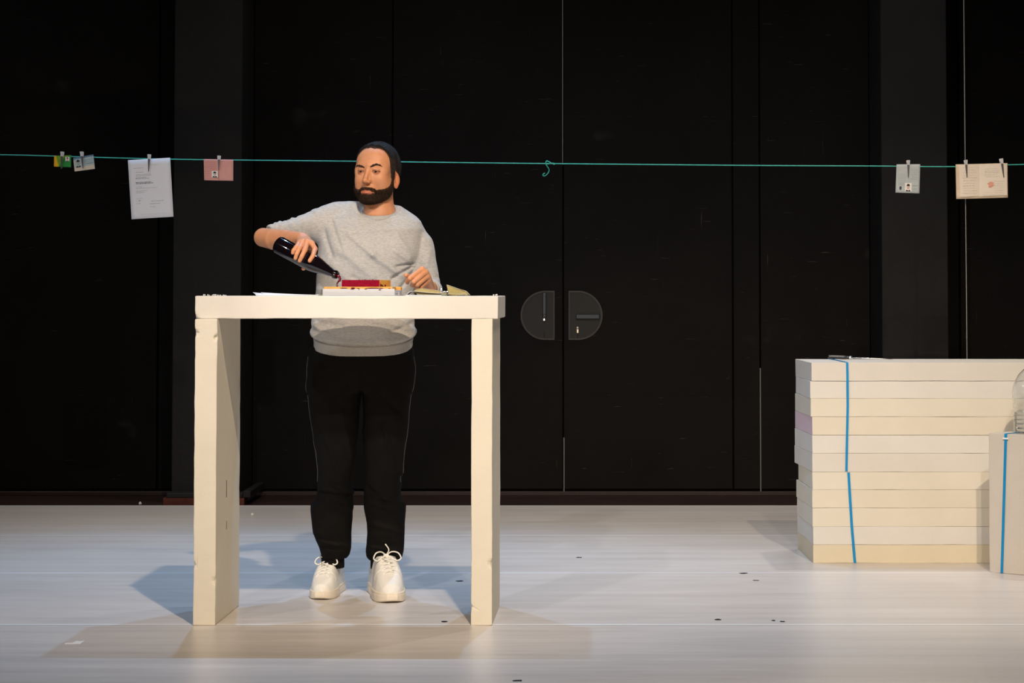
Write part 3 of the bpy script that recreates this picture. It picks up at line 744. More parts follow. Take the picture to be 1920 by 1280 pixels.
o = bpy.context.scene.objects['paper_sheet'] if 'paper_sheet' in bpy.data.objects else None
tag(o, 'white paper sheet with its left edge curling up, undermost on the table at left', 'paper')
q = [tp(489,D0+.17,.0018), tp(597,D0+.15,.0018), tp(600,D0+.02,.0018), tp(492,D0+.01,.0018)]
o = sheet('paper_sheet', q, .0012, M['white_paper'], None, 12, lambda s, t: Vector((0,0,.0095*(1-s)**1.3*(1-t)**.6)), loc=tp(540,D0+.1,.002))
tag(o, 'white paper sheet lying on another one, upper of the pair on the table at left', 'paper')

# shallow white foam tray, yellow slab in it, red soaked block on the slab
M['tray_white'] = mat('tray_white', (.47,.47,.48), .6, .3, var=.03, vscale=20)
M['yellow_foam'] = mat('yellow_foam', (.72,.38,.08), .7, .2, col2=(.66,.31,.06), vscale=30, bump=.3, bscale=200)
M['tan_foam'] = mat('tan_foam', (.74,.50,.20), .7, .25, var=.15, vscale=20)
def red_mat():
    m = mat('red_soaked', (.26,.0,.018), .6, .12, col2=(.15,.0,.014), vscale=70, bump=.5, bscale=260)
    return m
M['red_soaked'] = red_mat()
DTr = 8.86
xa, xb = W(605,553,DTr).x, W(740,553,DTr).x
h = W(650,541.2,DTr).z-T0
tr = tag(empty('foam_tray', ((xa+xb)/2, DTr+.12, T0)), 'shallow white foam tray in the middle of the foam table', 'tray')
depth = .25; skew = .12
def skewed(lo, hi, bev=.001):
    bm = bmesh.new(); add_box(bm, lo, hi, bevel=bev)
    for v in bm.verts: v.co.x += (v.co.y-DTr)*skew*.6
    return bm
bobj('front_wall', skewed((xa, DTr, T0), (xb, DTr+.008, T0+h)), M['tray_white'], tr)
bobj('base', skewed((xa, DTr+.009, T0), (xb, DTr+depth, T0+.006)), M['tray_white'], tr)
bobj('side_wall', skewed((xa, DTr+.009, T0+.007), (xa+.008, DTr+depth, T0+h*.9)), M['tray_white'], tr)
bobj('side_wall', skewed((xb-.010, DTr+.009, T0+.007), (xb, DTr+depth*.75, T0+h*.8)), M['tray_white'], tr)
# dark pin at the left corner of the tray
bm = bmesh.new(); a = W(602.8,553,DTr); add_box(bm, (a.x-.0012, DTr-.001, T0+.004), (a.x+.0012, DTr+.002, T0+.024), bevel=.0004); bobj('corner_slot', bm, M['dark_metal'], tr)
ys0 = T0+.0095; ys1 = W(650,537.6,DTr+.012).z
xya, xyb = W(607,541,DTr+.012).x, W(738,541,DTr+.012).x
bm = bmesh.new(); add_box(bm, (xya, DTr+.012, ys0), (xyb-.004, DTr+.20, ys1), bevel=.0015)
bm2 = bm
# a tongue of the slab reaches past the right wall, at its back
add_box(bm, (xyb-.02, DTr+.205, T0+h*.8+.004 if False else ys1-.017), (W(752.5,541,DTr+.22).x, DTr+.262, ys1+.0005), bevel=.003, seg=2)
add_box(bm, (xyb-.04, DTr+.16, ys1-.010), (xyb-.012, DTr+.24, ys1), bevel=.001)
o = bobj('yellow_slab', bm, M['yellow_foam'], None, loc=((xya+xyb)/2, DTr+.11, ys0))
tag(o, 'flat yellow foam slab lying in the white tray, splashed with red', 'foam slab')
sl = o
bm = bmesh.new(); add_box(bm, (W(741,550,DTr+.1).x, DTr+.10, T0), (W(752,550,DTr+.22).x, DTr+.235, T0+h*.62), bevel=.003, seg=2)
tag(bobj('foam_offcut', bm, M['foam_block'], None, loc=(W(747,550,DTr+.16).x, DTr+.17, T0)), 'small grey-beige foam offcut beside the right end of the white tray', 'offcut')
# red block
rx0, rx1 = W(640.6,530,DTr+.02).x, W(712,530,DTr+.02).x; rz1 = W(680,524.6,DTr+.02).z
bm = bmesh.new(); add_box(bm, (0, 0, 0), (rx1-rx0, .15, rz1-ys1-.0006), bevel=.0008)
for f in bm.faces:
    f.material_index = 1 if f.calc_center_median().x > (rx1-rx0)-.0006 else 0
for v in bm.verts:
    v.co.x += v.co.y*.20
bm.transform(Matrix.Translation((rx0, DTr+.02, ys1+.0006)))
blk = bobj('sponge_block', bm, [M['red_soaked'], M['yellow_foam']], None, loc=((rx0+rx1)/2, DTr+.09, ys1))
tag(blk, 'yellow sponge block soaked dark red on its long front, on the yellow slab', 'block')
# red splashes: on the sponge side, running over the slab and tray, frayed top edge
def blob(name, pts, parent, r, m=None, squash=(1,.35,1)):
    bm = bmesh.new()
    for (p, rr) in pts:
        g = bmesh.ops.create_icosphere(bm, subdivisions=2, radius=rr)
        for q in g['verts']: q.co = Vector((q.co.x*squash[0], q.co.y*squash[1], q.co.z*squash[2]))+Vector(p)
    return bobj(name, bm, m or M['red_liquid'], parent, True)
M['red_liquid'] = mat('red_liquid', (.10,.0,.012), .2, .4, coat=.1)
rs = random.Random(8)
px = lambda u, v, D: W(u, v, D)
def splat(parent, lst, D):
    for i, (u, v, w, hh) in enumerate(lst):
        c = W(u, v, D); pts = []
        for k in range(14):
            a = 2*math.pi*k/14; pts.append(c+Vector((math.cos(a)*w/FPX*D*rs.uniform(.7,1.15), 0, math.sin(a)*hh/FPX*D*rs.uniform(.7,1.15))))
        bm = bmesh.new(); add_prism(bm, pts, (0,-1,0), .0009); bobj('red_splash', bm, M['red_liquid'], parent)
splat(sl, [(662,539.9,5,1.5),(672,540.4,3,.8),(700,540.0,14,.9),(645,539.9,7,.7),(714,540.6,4,1.4),(730,540.6,2,.6)], DTr+.0108)
splat(tr, [(712.5,543.2,2.6,.9),(661,541.8,4,.7),(673,542.6,.6,1.3),(686,541.8,3,.6)], DTr-.0004)
# drop on the yellow side face of the sponge
c = Vector((rx1+.06*.2+.001, DTr+.02+.06, 0)); 
bm = bmesh.new(); g = bmesh.ops.create_icosphere(bm, subdivisions=2, radius=.0042)
yy = DTr+.09
bmesh.ops.translate(bm, verts=bm.verts, vec=(rx1+(yy-DTr-.02)*.2+.0004, yy, ys1+.005)); bobj('red_drop', bm, M['red_liquid'], blk, True)
bm = bmesh.new(); yy = DTr+.04; pts = [Vector((rx1+(y-DTr-.02)*.2+.0004, y, ys1+z)) for y, z in ((DTr+.0205,.001),(DTr+.075,.001),(DTr+.052,.008),(DTr+.03,.0105),(DTr+.0205,.017))]
add_prism(bm, pts, (1,0,0), .0005); bobj('red_splash', bm, M['red_liquid'], blk)
bm = bmesh.new()
for k in range(9):
    u = rs.uniform(668, 700); c = W(u, 524.4, DTr+.03); rr = rs.uniform(.0005,.0012)
    add_tube(bm, spline([c+Vector((0,0,-.001)), c+Vector((rs.uniform(-.003,.003),0,rs.uniform(.001,.0025))), c+Vector((rs.uniform(-.006,.006),.004,rs.uniform(-.001,.002)))],3), .0005, 4)
bobj('frayed_fibres', bm, M['red_liquid'], blk)

# kraft folder with a metal ring clip and white pages
M['kraft'] = mat('kraft', (.36,.29,.12), .7, .2, var=.08, vscale=25); M['kraft_light'] = mat('kraft_light', (.52,.44,.26), .7, .2, var=.05, vscale=25)  # shade on the folder's front leaves is put into the darker tone
DK = 8.86
fo = tag(empty('kraft_folder', (W(820,553,DK+.1).x, DK+.1, T0)), 'open tan card folder with a raised right flap, right of the tray', 'folder')
def arc_sheet(name, prof, y0, y1, th, m, parent, shear=0):
    """profile [(u,v)] seen at depth y0, swept back to y1"""
    bm = bmesh.new(); P = spline([W(u, v, y0) for u, v in prof], 4); a = []; b = []
    rows = []
    for p in P:
        p = Vector((p.x, p.y, max(p.z, T0+.0004)))
        rows.append([bm.verts.new(p), bm.verts.new(p+Vector((shear, y1-y0, 0))), bm.verts.new(p+Vector((shear, y1-y0, th))), bm.verts.new(p+Vector((0,0,th)))])
    for i in range(len(rows)-1):
        for k in range(4): bm.faces.new((rows[i][k], rows[i][(k+1)%4], rows[i+1][(k+1)%4], rows[i+1][k]))
    bm.faces.new(rows[0]); bm.faces.new(rows[-1][::-1])
    return bobj(name, bm, m, parent, True)
pg = tag(sheet('page_bundle', [Vector((W(766,545,DK+.16).x, DK+.20, T0)), Vector((W(826,545,DK+.16).x, DK+.2, T0)), Vector((W(828,545,DK+.02).x, DK+.0, T0)), Vector((W(761,545,DK+.0).x, DK, T0))], .0026, M['white_paper'], fo))
for kk in ('label','category'):
    if kk in pg: del pg[kk]
arc_sheet('page', [(762,552.6),(768,547.2),(776,546.0),(790,547.5),(812,549.2),(826,550.2)], DK+.004, DK+.16, .0008, M['white_paper'], fo)
# left cover: bottom edge flat, arching upper lip; a curved leaf standing on its front edge
def leaf(name, lower, upper, D, back, m):
    bm = bmesh.new(); A = spline([W(u, v, D) for u, v in lower], 5); B = spline([W(u, v, D+back) for u, v in upper], 5)
    n = len(A); g = []
    for i in range(n):
        r_ = []
        for k in range(6):
            t = k/5; p = A[i]*(1-t)+B[i]*t; p = p+Vector((0, .012*math.sin(math.pi*t), .0)); p.z = max(p.z, T0+.0006); r_.append(bm.verts.new(p))
        g.append(r_)
    for i in range(n-1):
        for k in range(5): bm.faces.new((g[i][k], g[i+1][k], g[i+1][k+1], g[i][k+1]))
    r = bmesh.ops.extrude_face_region(bm, geom=list(bm.faces)); bmesh.ops.translate(bm, verts=[q for q in r['geom'] if isinstance(q, bmesh.types.BMVert)], vec=(0,.0012,.0004))
    return bobj(name, bm, m, fo, True)
leaf('cover', [(776,548),(786,551.5),(801,553.6),(820,553.7),(838,553.7)], [(777,544.6),(788,541.6),(798,542.6),(812,544.8),(838,548.6)], DK+.012, .03, M['kraft'])
arc_sheet('cover_lip', [(776,545.4),(780,543.0),(788,541.2),(800,542.2),(824,546.2)], DK+.044, DK+.19, .0012, M['kraft_light'], fo)
leaf('flap', [(840.5,552.5),(852,553.7),(864,553.7),(879,553.7)], [(837.3,534.8),(850,539.6),(862,543.6),(873.5,547.0)], DK+.02, .03, M['kraft'])
arc_sheet('flap_lip', [(837,534.2),(850,538.8),(862,542.9),(872.5,546.0),(880,553.4)], DK+.052, DK+.15, .0013, M['kraft_light'], fo)
arc_sheet('flap_fold', [(856,553.4),(864,551.3),(872.5,548.6)], DK+.008, DK+.02, .0012, M['kraft_light'], fo)
# ring clip
bm = bmesh.new()
def cp(u, v, d=0): return W(u, v, DK+.005+d)
add_tube(bm, spline([cp(825,549.0), cp(829,548.3), cp(832,546.8), cp(838,546.6), cp(841.5,547.6)], 4), .0013, 6)
add_box(bm, cp(825.4,545.2)+Vector((0,-.001,0)), cp(829.2,540.4)+Vector((0,.012,0)), bevel=.001)
for u in (833.0, 838.5):
    add_tube(bm, spline([cp(u-2.2,551), cp(u-2.4,548), cp(u-.6,545.8), cp(u+1.6,546.6), cp(u+2.0,550), cp(u+.6,552)], 4), .0014, 6)
add_tube(bm, [cp(827,545), cp(827.5,549)], .0015, 6)
bobj('ring_clip', bm, M['chrome_bright'] if 'chrome_bright' in M else M['chrome'], fo, True)

# ------------------------------------------------------------------ the bottle and the wine it pours
BB = W(521.5, 458.6, 9.22); BM = W(632.5, 516.5, 9.08)
BAX = (BM-BB).normalized(); BL = (BM-BB).length; BR = .0352
def glass_dark():
    m = bpy.data.materials.new('dark_glass'); m.use_nodes = True; p = m.node_tree.nodes['Principled BSDF']
    p.inputs['Base Color'].default_value = (.004,.002,.003,1); p.inputs['Roughness'].default_value = .06; p.inputs['Specular IOR Level'].default_value = .5
    p.inputs['Coat Weight'].default_value = .25; p.inputs['Coat Roughness'].default_value = .03
    return m
M['dark_glass'] = glass_dark()
L_ = BL
prof = [(0,.006),(BR*.6,.004),(BR*.82,.0),(BR*.95,.003),(BR,.010),(BR,L_*.56),(BR*.97,L_*.60),(BR*.88,L_*.66),(BR*.76,L_*.72),(BR*.62,L_*.79),(BR*.50,L_*.86),(BR*.42,L_*.92),(BR*.39,L_*.945),(BR*.39,L_*.95),(BR*.47,L_*.953),(BR*.48,L_*.972),(BR*.42,L_*.976),(BR*.42,L_*.995),(BR*.36,L_),(BR*.28,L_*.998),(BR*.28,L_*.93),(0,L_*.93)]
bm = bmesh.new(); lathe(bm, prof, (0,0,0), BAX, 48)
bot = bobj('wine_bottle', bm, M['dark_glass'], None, True, local=True); bot.location = BB
tag(bot, 'dark glass bottle tilted down in the person\'s hand, pouring red liquid', 'bottle')
def stream(): 
    P = [BM-BAX*.012+Vector((.004,0,-.002)), W(634.5,517.5,9.078), W(637,521,9.076), W(637.3,525,9.075), W(634,528.5,9.075), W(632.3,532,9.075), W(632.5,536,9.075), W(631.5,540.5,9.075)]
    P[-1].z = max(P[-1].z, ys1+.001)
    Rr = [.0035,.0062,.0052,.0048,.0034,.0027,.0026,.0040]
    P2 = spline(P, 5); R2 = list(np.interp(np.linspace(0,1,len(P2)), np.linspace(0,1,len(Rr)), Rr))
    R2 = [r*(1+.22*math.sin(i*1.7)) for i, r in enumerate(R2)]
    bm = bmesh.new(); add_tube(bm, P2, R2, 10)
    for k, (u, v, rr) in enumerate(((638.3,522.5,.0026),(635.8,527,.002))):
        pass
    return bm
o = bobj('red_stream', stream(), M['red_liquid'], None, True, loc=BM)
tag(o, 'thin twisting stream of dark red liquid falling from the bottle mouth', 'liquid')
# ------------------------------------------------------------------ implicit surfaces for the person
f32 = np.float32
def A_(p): return np.array(p, dtype=f32)
def smin(a, b, k):
    h = np.clip(.5+.5*(b-a)/k, 0, 1); return b*(1-h)+a*h-k*h*(1-h)
def smax(a, b, k): return -smin(-a, -b, k)
def cap(P, a, b, ra, rb=None):
    rb = ra if rb is None else rb; a = A_(a); b = A_(b); d = b-a; l2 = float(d@d)+1e-12
    t = np.clip(((P-a)@d)/l2, 0, 1); return np.linalg.norm(P-(a+t[..., None]*d), axis=-1)-(ra+(rb-ra)*t)
def ell(P, c, r):
    q = P-A_(c); r = A_(r); k0 = np.linalg.norm(q/r, axis=-1); k1 = np.linalg.norm(q/(r*r), axis=-1)+1e-9; return k0*(k0-1)/k1
def sph(P, c, r): return np.linalg.norm(P-A_(c), axis=-1)-r
def chain(P, pts, rads, k=.004):
    d = None
    for i in range(len(pts)-1):
        c = cap(P, pts[i], pts[i+1], rads[i], rads[i+1]); d = c if d is None else smin(d, c, k)
    return d
def segd(P, a, b):
    a = A_(a); b = A_(b); d = b-a; t = np.clip(((P-a)@d)/(float(d@d)+1e-12), 0, 1); return np.linalg.norm(P-(a+t[..., None]*d), axis=-1)
def surfnet(F, lo, hi, h):
    lo = np.array(lo); hi = np.array(hi); n = np.ceil((hi-lo)/h).astype(int)+1
    ax = [(lo[i]+h*np.arange(n[i])).astype(f32) for i in range(3)]
    V = np.empty(n, dtype=f32)
    st = max(1, int(400000/(n[1]*n[2])))
    for i in range(0, n[0], st):
        g = np.stack(np.meshgrid(ax[0][i:i+st], ax[1], ax[2], indexing='ij'), -1); V[i:i+st] = F(g)
    ins = V < 0
    c = np.zeros(n-1, dtype=np.int8)
    for dx in (0, 1):
        for dy in (0, 1):
            for dz in (0, 1): c += ins[dx:n[0]-1+dx, dy:n[1]-1+dy, dz:n[2]-1+dz]
    act = (c > 0) & (c < 8); idx = np.argwhere(act); ids = -np.ones(n-1, dtype=np.int64); ids[act] = np.arange(len(idx))
    acc = np.zeros((len(idx), 3)); cnt = np.zeros(len(idx))
    cor = [(x, y, z) for x in (0, 1) for y in (0, 1) for z in (0, 1)]
    for a in cor:
        for k in range(3):
            if a[k]: continue
            b = list(a); b[k] = 1
            va = V[tuple((idx+a).T)]; vb = V[tuple((idx+b).T)]; m = (va < 0) != (vb < 0)
            t = np.where(m, va/(va-vb+1e-20), 0); p = np.array(a, float)[None]+np.zeros((len(idx), 3)); p[:, k] += t
            acc[m] += p[m]; cnt[m] += 1
    verts = lo+h*(idx+acc/cnt[:, None])
    faces = []
    for k in range(3):
        i, j = (k+1) % 3, (k+2) % 3
        sl0 = [slice(None)]*3; sl1 = [slice(None)]*3; sl0[k] = slice(0, -1); sl1[k] = slice(1, None)
        s0 = ins[tuple(sl0)]; s1 = ins[tuple(sl1)]; e = np.argwhere(s0 != s1)
        ok = (e[:, i] > 0) & (e[:, j] > 0) & (e[:, i] < n[i]-1) & (e[:, j] < n[j]-1); e = e[ok]; flip = ~s0[tuple(e.T)]
        q = []
        for (di, dj) in ((1, 1), (0, 1), (0, 0), (1, 0)):
            o = e.copy(); o[:, i] -= di; o[:, j] -= dj; q.append(ids[tuple(o.T)])
        q = np.stack(q, 1); q[flip] = q[flip][:, ::-1]; faces.append(q)
    return verts, np.concatenate(faces)
def merge(parts):
    v = []; f = []; n = 0
    for a, b in parts: v.append(a); f.append(b+n); n += len(a)
    return np.concatenate(v), np.concatenate(f)
def mesh_np(name, vf, mats, parent, tint=None, mi=None):
    v, f = vf; v = v-np.array(parent.location)[None] if parent is not None else v
    me = bpy.data.meshes.new(name); me.vertices.add(len(v)); me.vertices.foreach_set('co', v.astype(f32).ravel())
    me.loops.add(len(f)*4); me.loops.foreach_set('vertex_index', f.astype(np.int32).ravel())
    me.polygons.add(len(f)); me.polygons.foreach_set('loop_start', (np.arange(len(f))*4).astype(np.int32)); me.polygons.foreach_set('loop_total', np.full(len(f), 4, np.int32))
    me.update(calc_edges=True); me.validate()
    if tint is not None:
        ca = me.color_attributes.new('tint', 'FLOAT_COLOR', 'POINT'); ca.data.foreach_set('color', np.concatenate([tint, np.ones((len(tint), 1))], 1).astype(f32).ravel())
    o = link_mesh(name, me, mats, parent, True)
    if mi is not None: me.polygons.foreach_set('material_index', mi.astype(np.int32))
    return o
def Wn(u, v, D): return np.array(W(u, v, D))
def wob(P, sc, seed=0):
    x, y, z = P[..., 0]*sc, P[..., 1]*sc, P[..., 2]*sc
    return (np.sin(x*1.0+1.7*np.sin(y*.9+seed)+z*.6)+np.sin(y*1.1+1.3*np.sin(z*1.2+seed*2)+x*.4)+np.sin(z*1.3+1.5*np.sin(x*.8+seed*3)+y*.7))/3

PD = 9.60                                   # depth of the body's middle
person = tag(empty('person', (W(678, 1110, PD).x, PD, 0)), 'bearded man in grey sweatshirt and black trousers pouring from a bottle behind the foam table', 'person')

# ---- head, local frame: +x to the person's left (image right), -y forward, z up, origin between the eyes
HC = Wn(705.0, 324.5, 9.60); yaw = R(-18.5); roll = R(1.2); pit = R(-2)
Rm = np.array(Matrix.Rotation(yaw, 3, 'Z') @ Matrix.Rotation(pit, 3, 'X') @ Matrix.Rotation(roll, 3, 'Y'))
def to_head(P): return ((P-A_(HC))@Rm.astype(f32))
def from_head(p): return np.asarray(p)@Rm.T+HC
def head_sdf(q):
    ax = np.abs(q[..., 0]); m = np.stack([ax, q[..., 1], q[..., 2]], -1)
    d = ell(q, (0, .024, .028), (.0765, .098, .0915))
    d = smin(d, ell(q, (0, -.026, .040), (.0705, .056, .060)), .02)
    d = smin(d, ell(q, (0, -.008, -.024), (.0715, .077, .090)), .02)
    d = smin(d, sph(m, (.040, -.012, -.070), .030), .03)              # jaw corners
    d = smin(d, ell(q, (0, -.060, -.102), (.027, .022, .020)), .03)     # chin
    d = smin(d, cap(m, (0, -.079, .024), (.040, -.064, .026), .0115, .010), .014)  # brow ridge
    d = smin(d, ell(m, (.041, -.056, -.028), (.020, .018, .018)), .022)  # cheekbones
    d = smin(d, ell(q, (0, -.078, -.078), (.030, .017, .022)), .014)   # muzzle
    d = smax(d, -ell(m, (.0315, -.094, .0), (.0165, .014, .0115)), .010)  # sockets
    d = smin(d, ell(m, (.052, -.046, .004), (.018, .020, .024)), .016)   # outer rim of the orbit
    d = smin(d, ell(m, (.047, -.030, -.048), (.021, .032, .032)), .02)
    # lids
    lid = sph(m, (.0325, -.0720, .0), .0137); lid = smax(lid, -ell(m, (.0330, -.0885, -.0010), (.0130, .0085, .0048)), .0012)
    d = smin(d, lid, .004)
    d = smin(d, cap(m, (.024, -.0835, .0095), (.044, -.0765, .0075), .0020, .0016), .006)
    # nose
    nb = cap(q, (0, -.0835, .008), (0, -.104, -.036), .0062, .0085); nb = smin(nb, sph(q, (0, -.1065, -.039), .0092), .006)
    nb = smin(nb, ell(m, (.0108, -.0975, -.0425), (.0068, .0095, .0072)), .006); nb = smin(nb, cap(m, (.003, -.083, -.005), (.010, -.085, -.036), .006, .008), .008)
    d = smin(d, nb, .009); d = smax(d, -ell(m, (.0062, -.1045, -.0505), (.0036, .0060, .0038)), .002)
    d = smax(d, -cap(q, (0, -.099, -.056), (0, -.099, -.066), .0018), .003)
    # lips
    d = smin(d, cap(m, (0, -.0945, -.0765), (.021, -.0865, -.0800), .0034, .0016), .004)
    d = smin(d, cap(m, (0, -.0945, -.0865), (.019, -.0875, -.0840), .0050, .0026), .004)
    d = smax(d, -cap(m, (0, -.1010, -.0808), (.026, -.0885, -.0815), .0014, .0009), .002)
    for zw in (.044, .054, .064): d = d+.0007*np.exp(-((q[..., 2]-zw-.004*np.cos(q[..., 0]*70))/.0016)**2)*np.clip(1.4-np.abs(q[..., 0])/.032, 0, 1)*(q[..., 1] < -.03)
    d = d+.0008*np.exp(-((np.abs(q[..., 0])-.006)/.0014)**2)*(np.abs(q[..., 2]-.020) < .008)*(q[..., 1] < -.05)
    d = smax(d, -cap(m, (0, -.098, -.095), (.010, -.094, -.094), .003), .006)
    return d
def ear_sdf(q):
    ax = np.abs(q[..., 0]); m = np.stack([ax, q[..., 1], q[..., 2]], -1)
    # tilt the ear's frame
    a = R(14); y = m[..., 1]-.022; z = m[..., 2]+.026; x = m[..., 0]-.0775-(y)*.42
    y2 = y*math.cos(a)+z*math.sin(a); z2 = -y*math.sin(a)+z*math.cos(a); e = np.stack([x, y2, z2], -1)
    o = ell(e, (0, .002, .004), (.0062, .0175, .0300)); o = smin(o, ell(e, (0, -.004, -.022), (.005, .0090, .0120)), .006)
    o = smax(o, -ell(e, (.0065, .0005, .004), (.0062, .0112, .0205)), .002)
    o = smin(o, cap(e, (.003, .004, -.010), (.0035, .007, .014), .0022), .003); o = smin(o, sph(e, (.002, -.011, -.004), .0042), .003)
    return o
NB = Wn(712, 412, 9.60)
def neck_sdf(P):
    return smin(cap(P, from_head((0, .028, -.045)), NB+np.array([0, .01, -.02]), .0555, .061), cap(P, Wn(712, 410, 9.62), Wn(713, 440, 9.62), .062, .10), .03)
def hn(P):
    q = to_head(P); d = smin(head_sdf(q), neck_sdf(P), .022); return smin(d, ear_sdf(q), .005)
lo = HC+np.array([-.125, -.145, -.26]); hi = HC+np.array([.125, .15, .13])
hv, hf = surfnet(hn, lo, hi, .0020)
# ---- arms
def onb(u, v, rad, lift=0.0):
    """point on the front of the bottle seen at u,v, rad outside the glass"""
    best = None
    for k in range(241):
        D = 9.26-k*.001; p = Wn(u, v, D); t = (p-np.array(BB))@np.array(BAX); t = min(max(t, 0), BL); q = np.array(BB)+np.array(BAX)*t
        rr = BR if t < BL*.58 else BR*(1-(t/BL-.58)*1.35)
        if np.linalg.norm(p-q) <= rr+rad and best is None: pass
        e = abs(np.linalg.norm(p-q)-(rr+rad))
        if D < q[1]+.002 and (best is None or e < best[0]): best = (e, p)
    return best[1]
fr = .0078
ELB = Wn(493.5, 443.5, 9.47); WR = Wn(566, 448, 9.285)
mc = {'pinky': Wn(561.5, 455.5, 9.175), 'ring': Wn(568, 453.5, 9.175), 'middle': Wn(576, 453.5, 9.165), 'index': Wn(584.5, 456, 9.165)}
RF = {'pinky': [mc['pinky'], onb(555.5, 463.5, .008), onb(550.3, 469.5, .007), onb(549.0, 474, .0065)],
      'ring': [mc['ring'], onb(561.5, 465.5, .0085), onb(556.5, 476, .0075), onb(554.0, 484, .007)],
      'middle': [mc['middle'], onb(571.5, 469, .009), onb(566.0, 480.5, .008), onb(562.0, 488.5, .0072)],
      'index': [mc['index'], onb(590.5, 466.5, .009), onb(587.0, 479, .008), onb(580.8, 488.5, .0072)]}
RR = {'pinky': [.0098, .0088, .0080, .0072], 'ring': [.0106, .0095, .0086, .0076], 'middle': [.0108, .0098, .0088, .0078], 'index': [.0108, .0098, .0088, .0078]}
TH = [Wn(577, 452, 9.25), Wn(585, 474, 9.262), Wn(577, 491, 9.222), Wn(569, 503, 9.19)]
def rhand(P):
    d = chain(P, [ELB+np.array([0, .004, -.003]), ELB*.72+WR*.28+np.array([0, 0, -.008]), ELB*.4+WR*.6+np.array([0, 0, -.003]), WR], [.0375, .0405, .0345, .0262], .003)
    palm = None
    for k in ('pinky', 'ring', 'middle', 'index'):
        c = cap(P, WR+(mc[k]-mc['ring'])*.45+np.array([0, -.004, -.004]), mc[k], .0155, .0112); palm = c if palm is None else smin(palm, c, .010)
    palm = smin(palm, cap(P, WR+np.array([.02, -.01, -.01]), Wn(582, 462, 9.225), .016, .013), .012)
    d = smin(d, palm, .014)
    th = chain(P, TH, [.0150, .0115, .0100, .0082], .004); d = smin(d, th, .008)
    fg = None
    for k in RF:
        c = chain(P, RF[k], RR[k], .0015); c = smin(c, sph(P, RF[k][1], RR[k][1]*1.08), .002)
        fg = c if fg is None else smin(fg, c, .0016)
    d = smin(d, fg, .0045)
    return d
allp = np.array([ELB, WR]+[p for v_ in RF.values() for p in v_]+TH)
rv, rf_ = surfnet(rhand, allp.min(0)-.052, allp.max(0)+.05, .0021)
# left hand, loosely curled over the folder
WL = Wn(805.5, 538.5, 9.25); EL = Wn(810, 545, 9.56)
LF = {'index': [Wn(791, 505, 9.10), Wn(768.5, 521.5, 9.055), Wn(763.5, 527.5, 9.075), Wn(764.0, 530, 9.10)],
      'middle': [Wn(797.5, 510, 9.105), Wn(776, 528.5, 9.05), Wn(773, 534.5, 9.085), Wn(775, 535, 9.11)],
      'ring': [Wn(801, 517.5, 9.115), Wn(782.5, 534.5, 9.06), Wn(780.5, 539.5, 9.095), Wn(783, 539, 9.12)],
      'pinky': [Wn(803, 525.5, 9.13), Wn(789.5, 538.5, 9.085), Wn(788.5, 542, 9.115), Wn(790, 541, 9.13)]}
LR = {'index': [.0108, .0092, .0080, .0072], 'middle': [.0110, .0095, .0082, .0074], 'ring': [.0104, .0090, .0080, .0070], 'pinky': [.0095, .0080, .0070, .0062]}
LT = [Wn(798, 531, 9.19), Wn(782, 526, 9.16), Wn(769, 519.5, 9.125), Wn(761.5, 515.8, 9.10)]
def lhand(P):
    d = cap(P, EL, WL, .036, .0255)
    palm = None
    for k in LF:
        c = cap(P, WL+(LF[k][0]-LF['middle'][0])*.4+np.array([0, -.01, 0]), LF[k][0], .0165, .0125); palm = c if palm is None else smin(palm, c, .010)
    d = smin(d, palm, .014)
    d = smin(d, chain(P, LT, [.0145, .0115, .0098, .0086], .004), .006)
    fg = None
    for k in LF:
        c = chain(P, LF[k], LR[k], .002); fg = c if fg is None else smin(fg, c, .0012)
    return smin(d, fg, .004)
allp = np.array([EL, WL]+[p for v_ in LF.values() for p in v_]+LT)
lo_ = allp.min(0)-.05; hi_ = allp.max(0)+.045
lv, lf_ = surfnet(lhand, lo_, hi_, .0020)
# body under the clothes
SHR = Wn(622, 420, 9.63); SHL = Wn(772, 436, 9.63)
ANL = Wn(622, 1075, 9.68); ANR = Wn(716, 1078, 9.68); KNL = Wn(630, 880, 9.60); KNR = Wn(718, 880, 9.60); HPL = Wn(640, 690, 9.62); HPR = Wn(715, 690, 9.62)
def under(P):
    d = chain(P, [Wn(713, 425, 9.63), Wn(700, 480, 9.62), Wn(685, 590, 9.62), Wn(678, 670, 9.63)], [.07, .10, .10, .10], .03)
    d = smin(d, cap(P, SHR, SHL, .03), .03); d = smin(d, cap(P, SHR, ELB+np.array([.03, .006, 0]), .030, .026), .01); d = smin(d, cap(P, SHL, EL, .030, .026), .01)
    d = smin(d, chain(P, [HPL, KNL, ANL], [.065, .040, .028], .02), .02); d = smin(d, chain(P, [HPR, KNR, ANR], [.065, .040, .028], .02), .02); return d
uv, uf = surfnet(under, (ELB[0]-.0, 9.35, .20), (SHL[0]+.12, 9.85, NB[2]+.02), .010)
body = merge([(hv, hf), (rv, rf_), (lv, lf_), (uv, uf)])
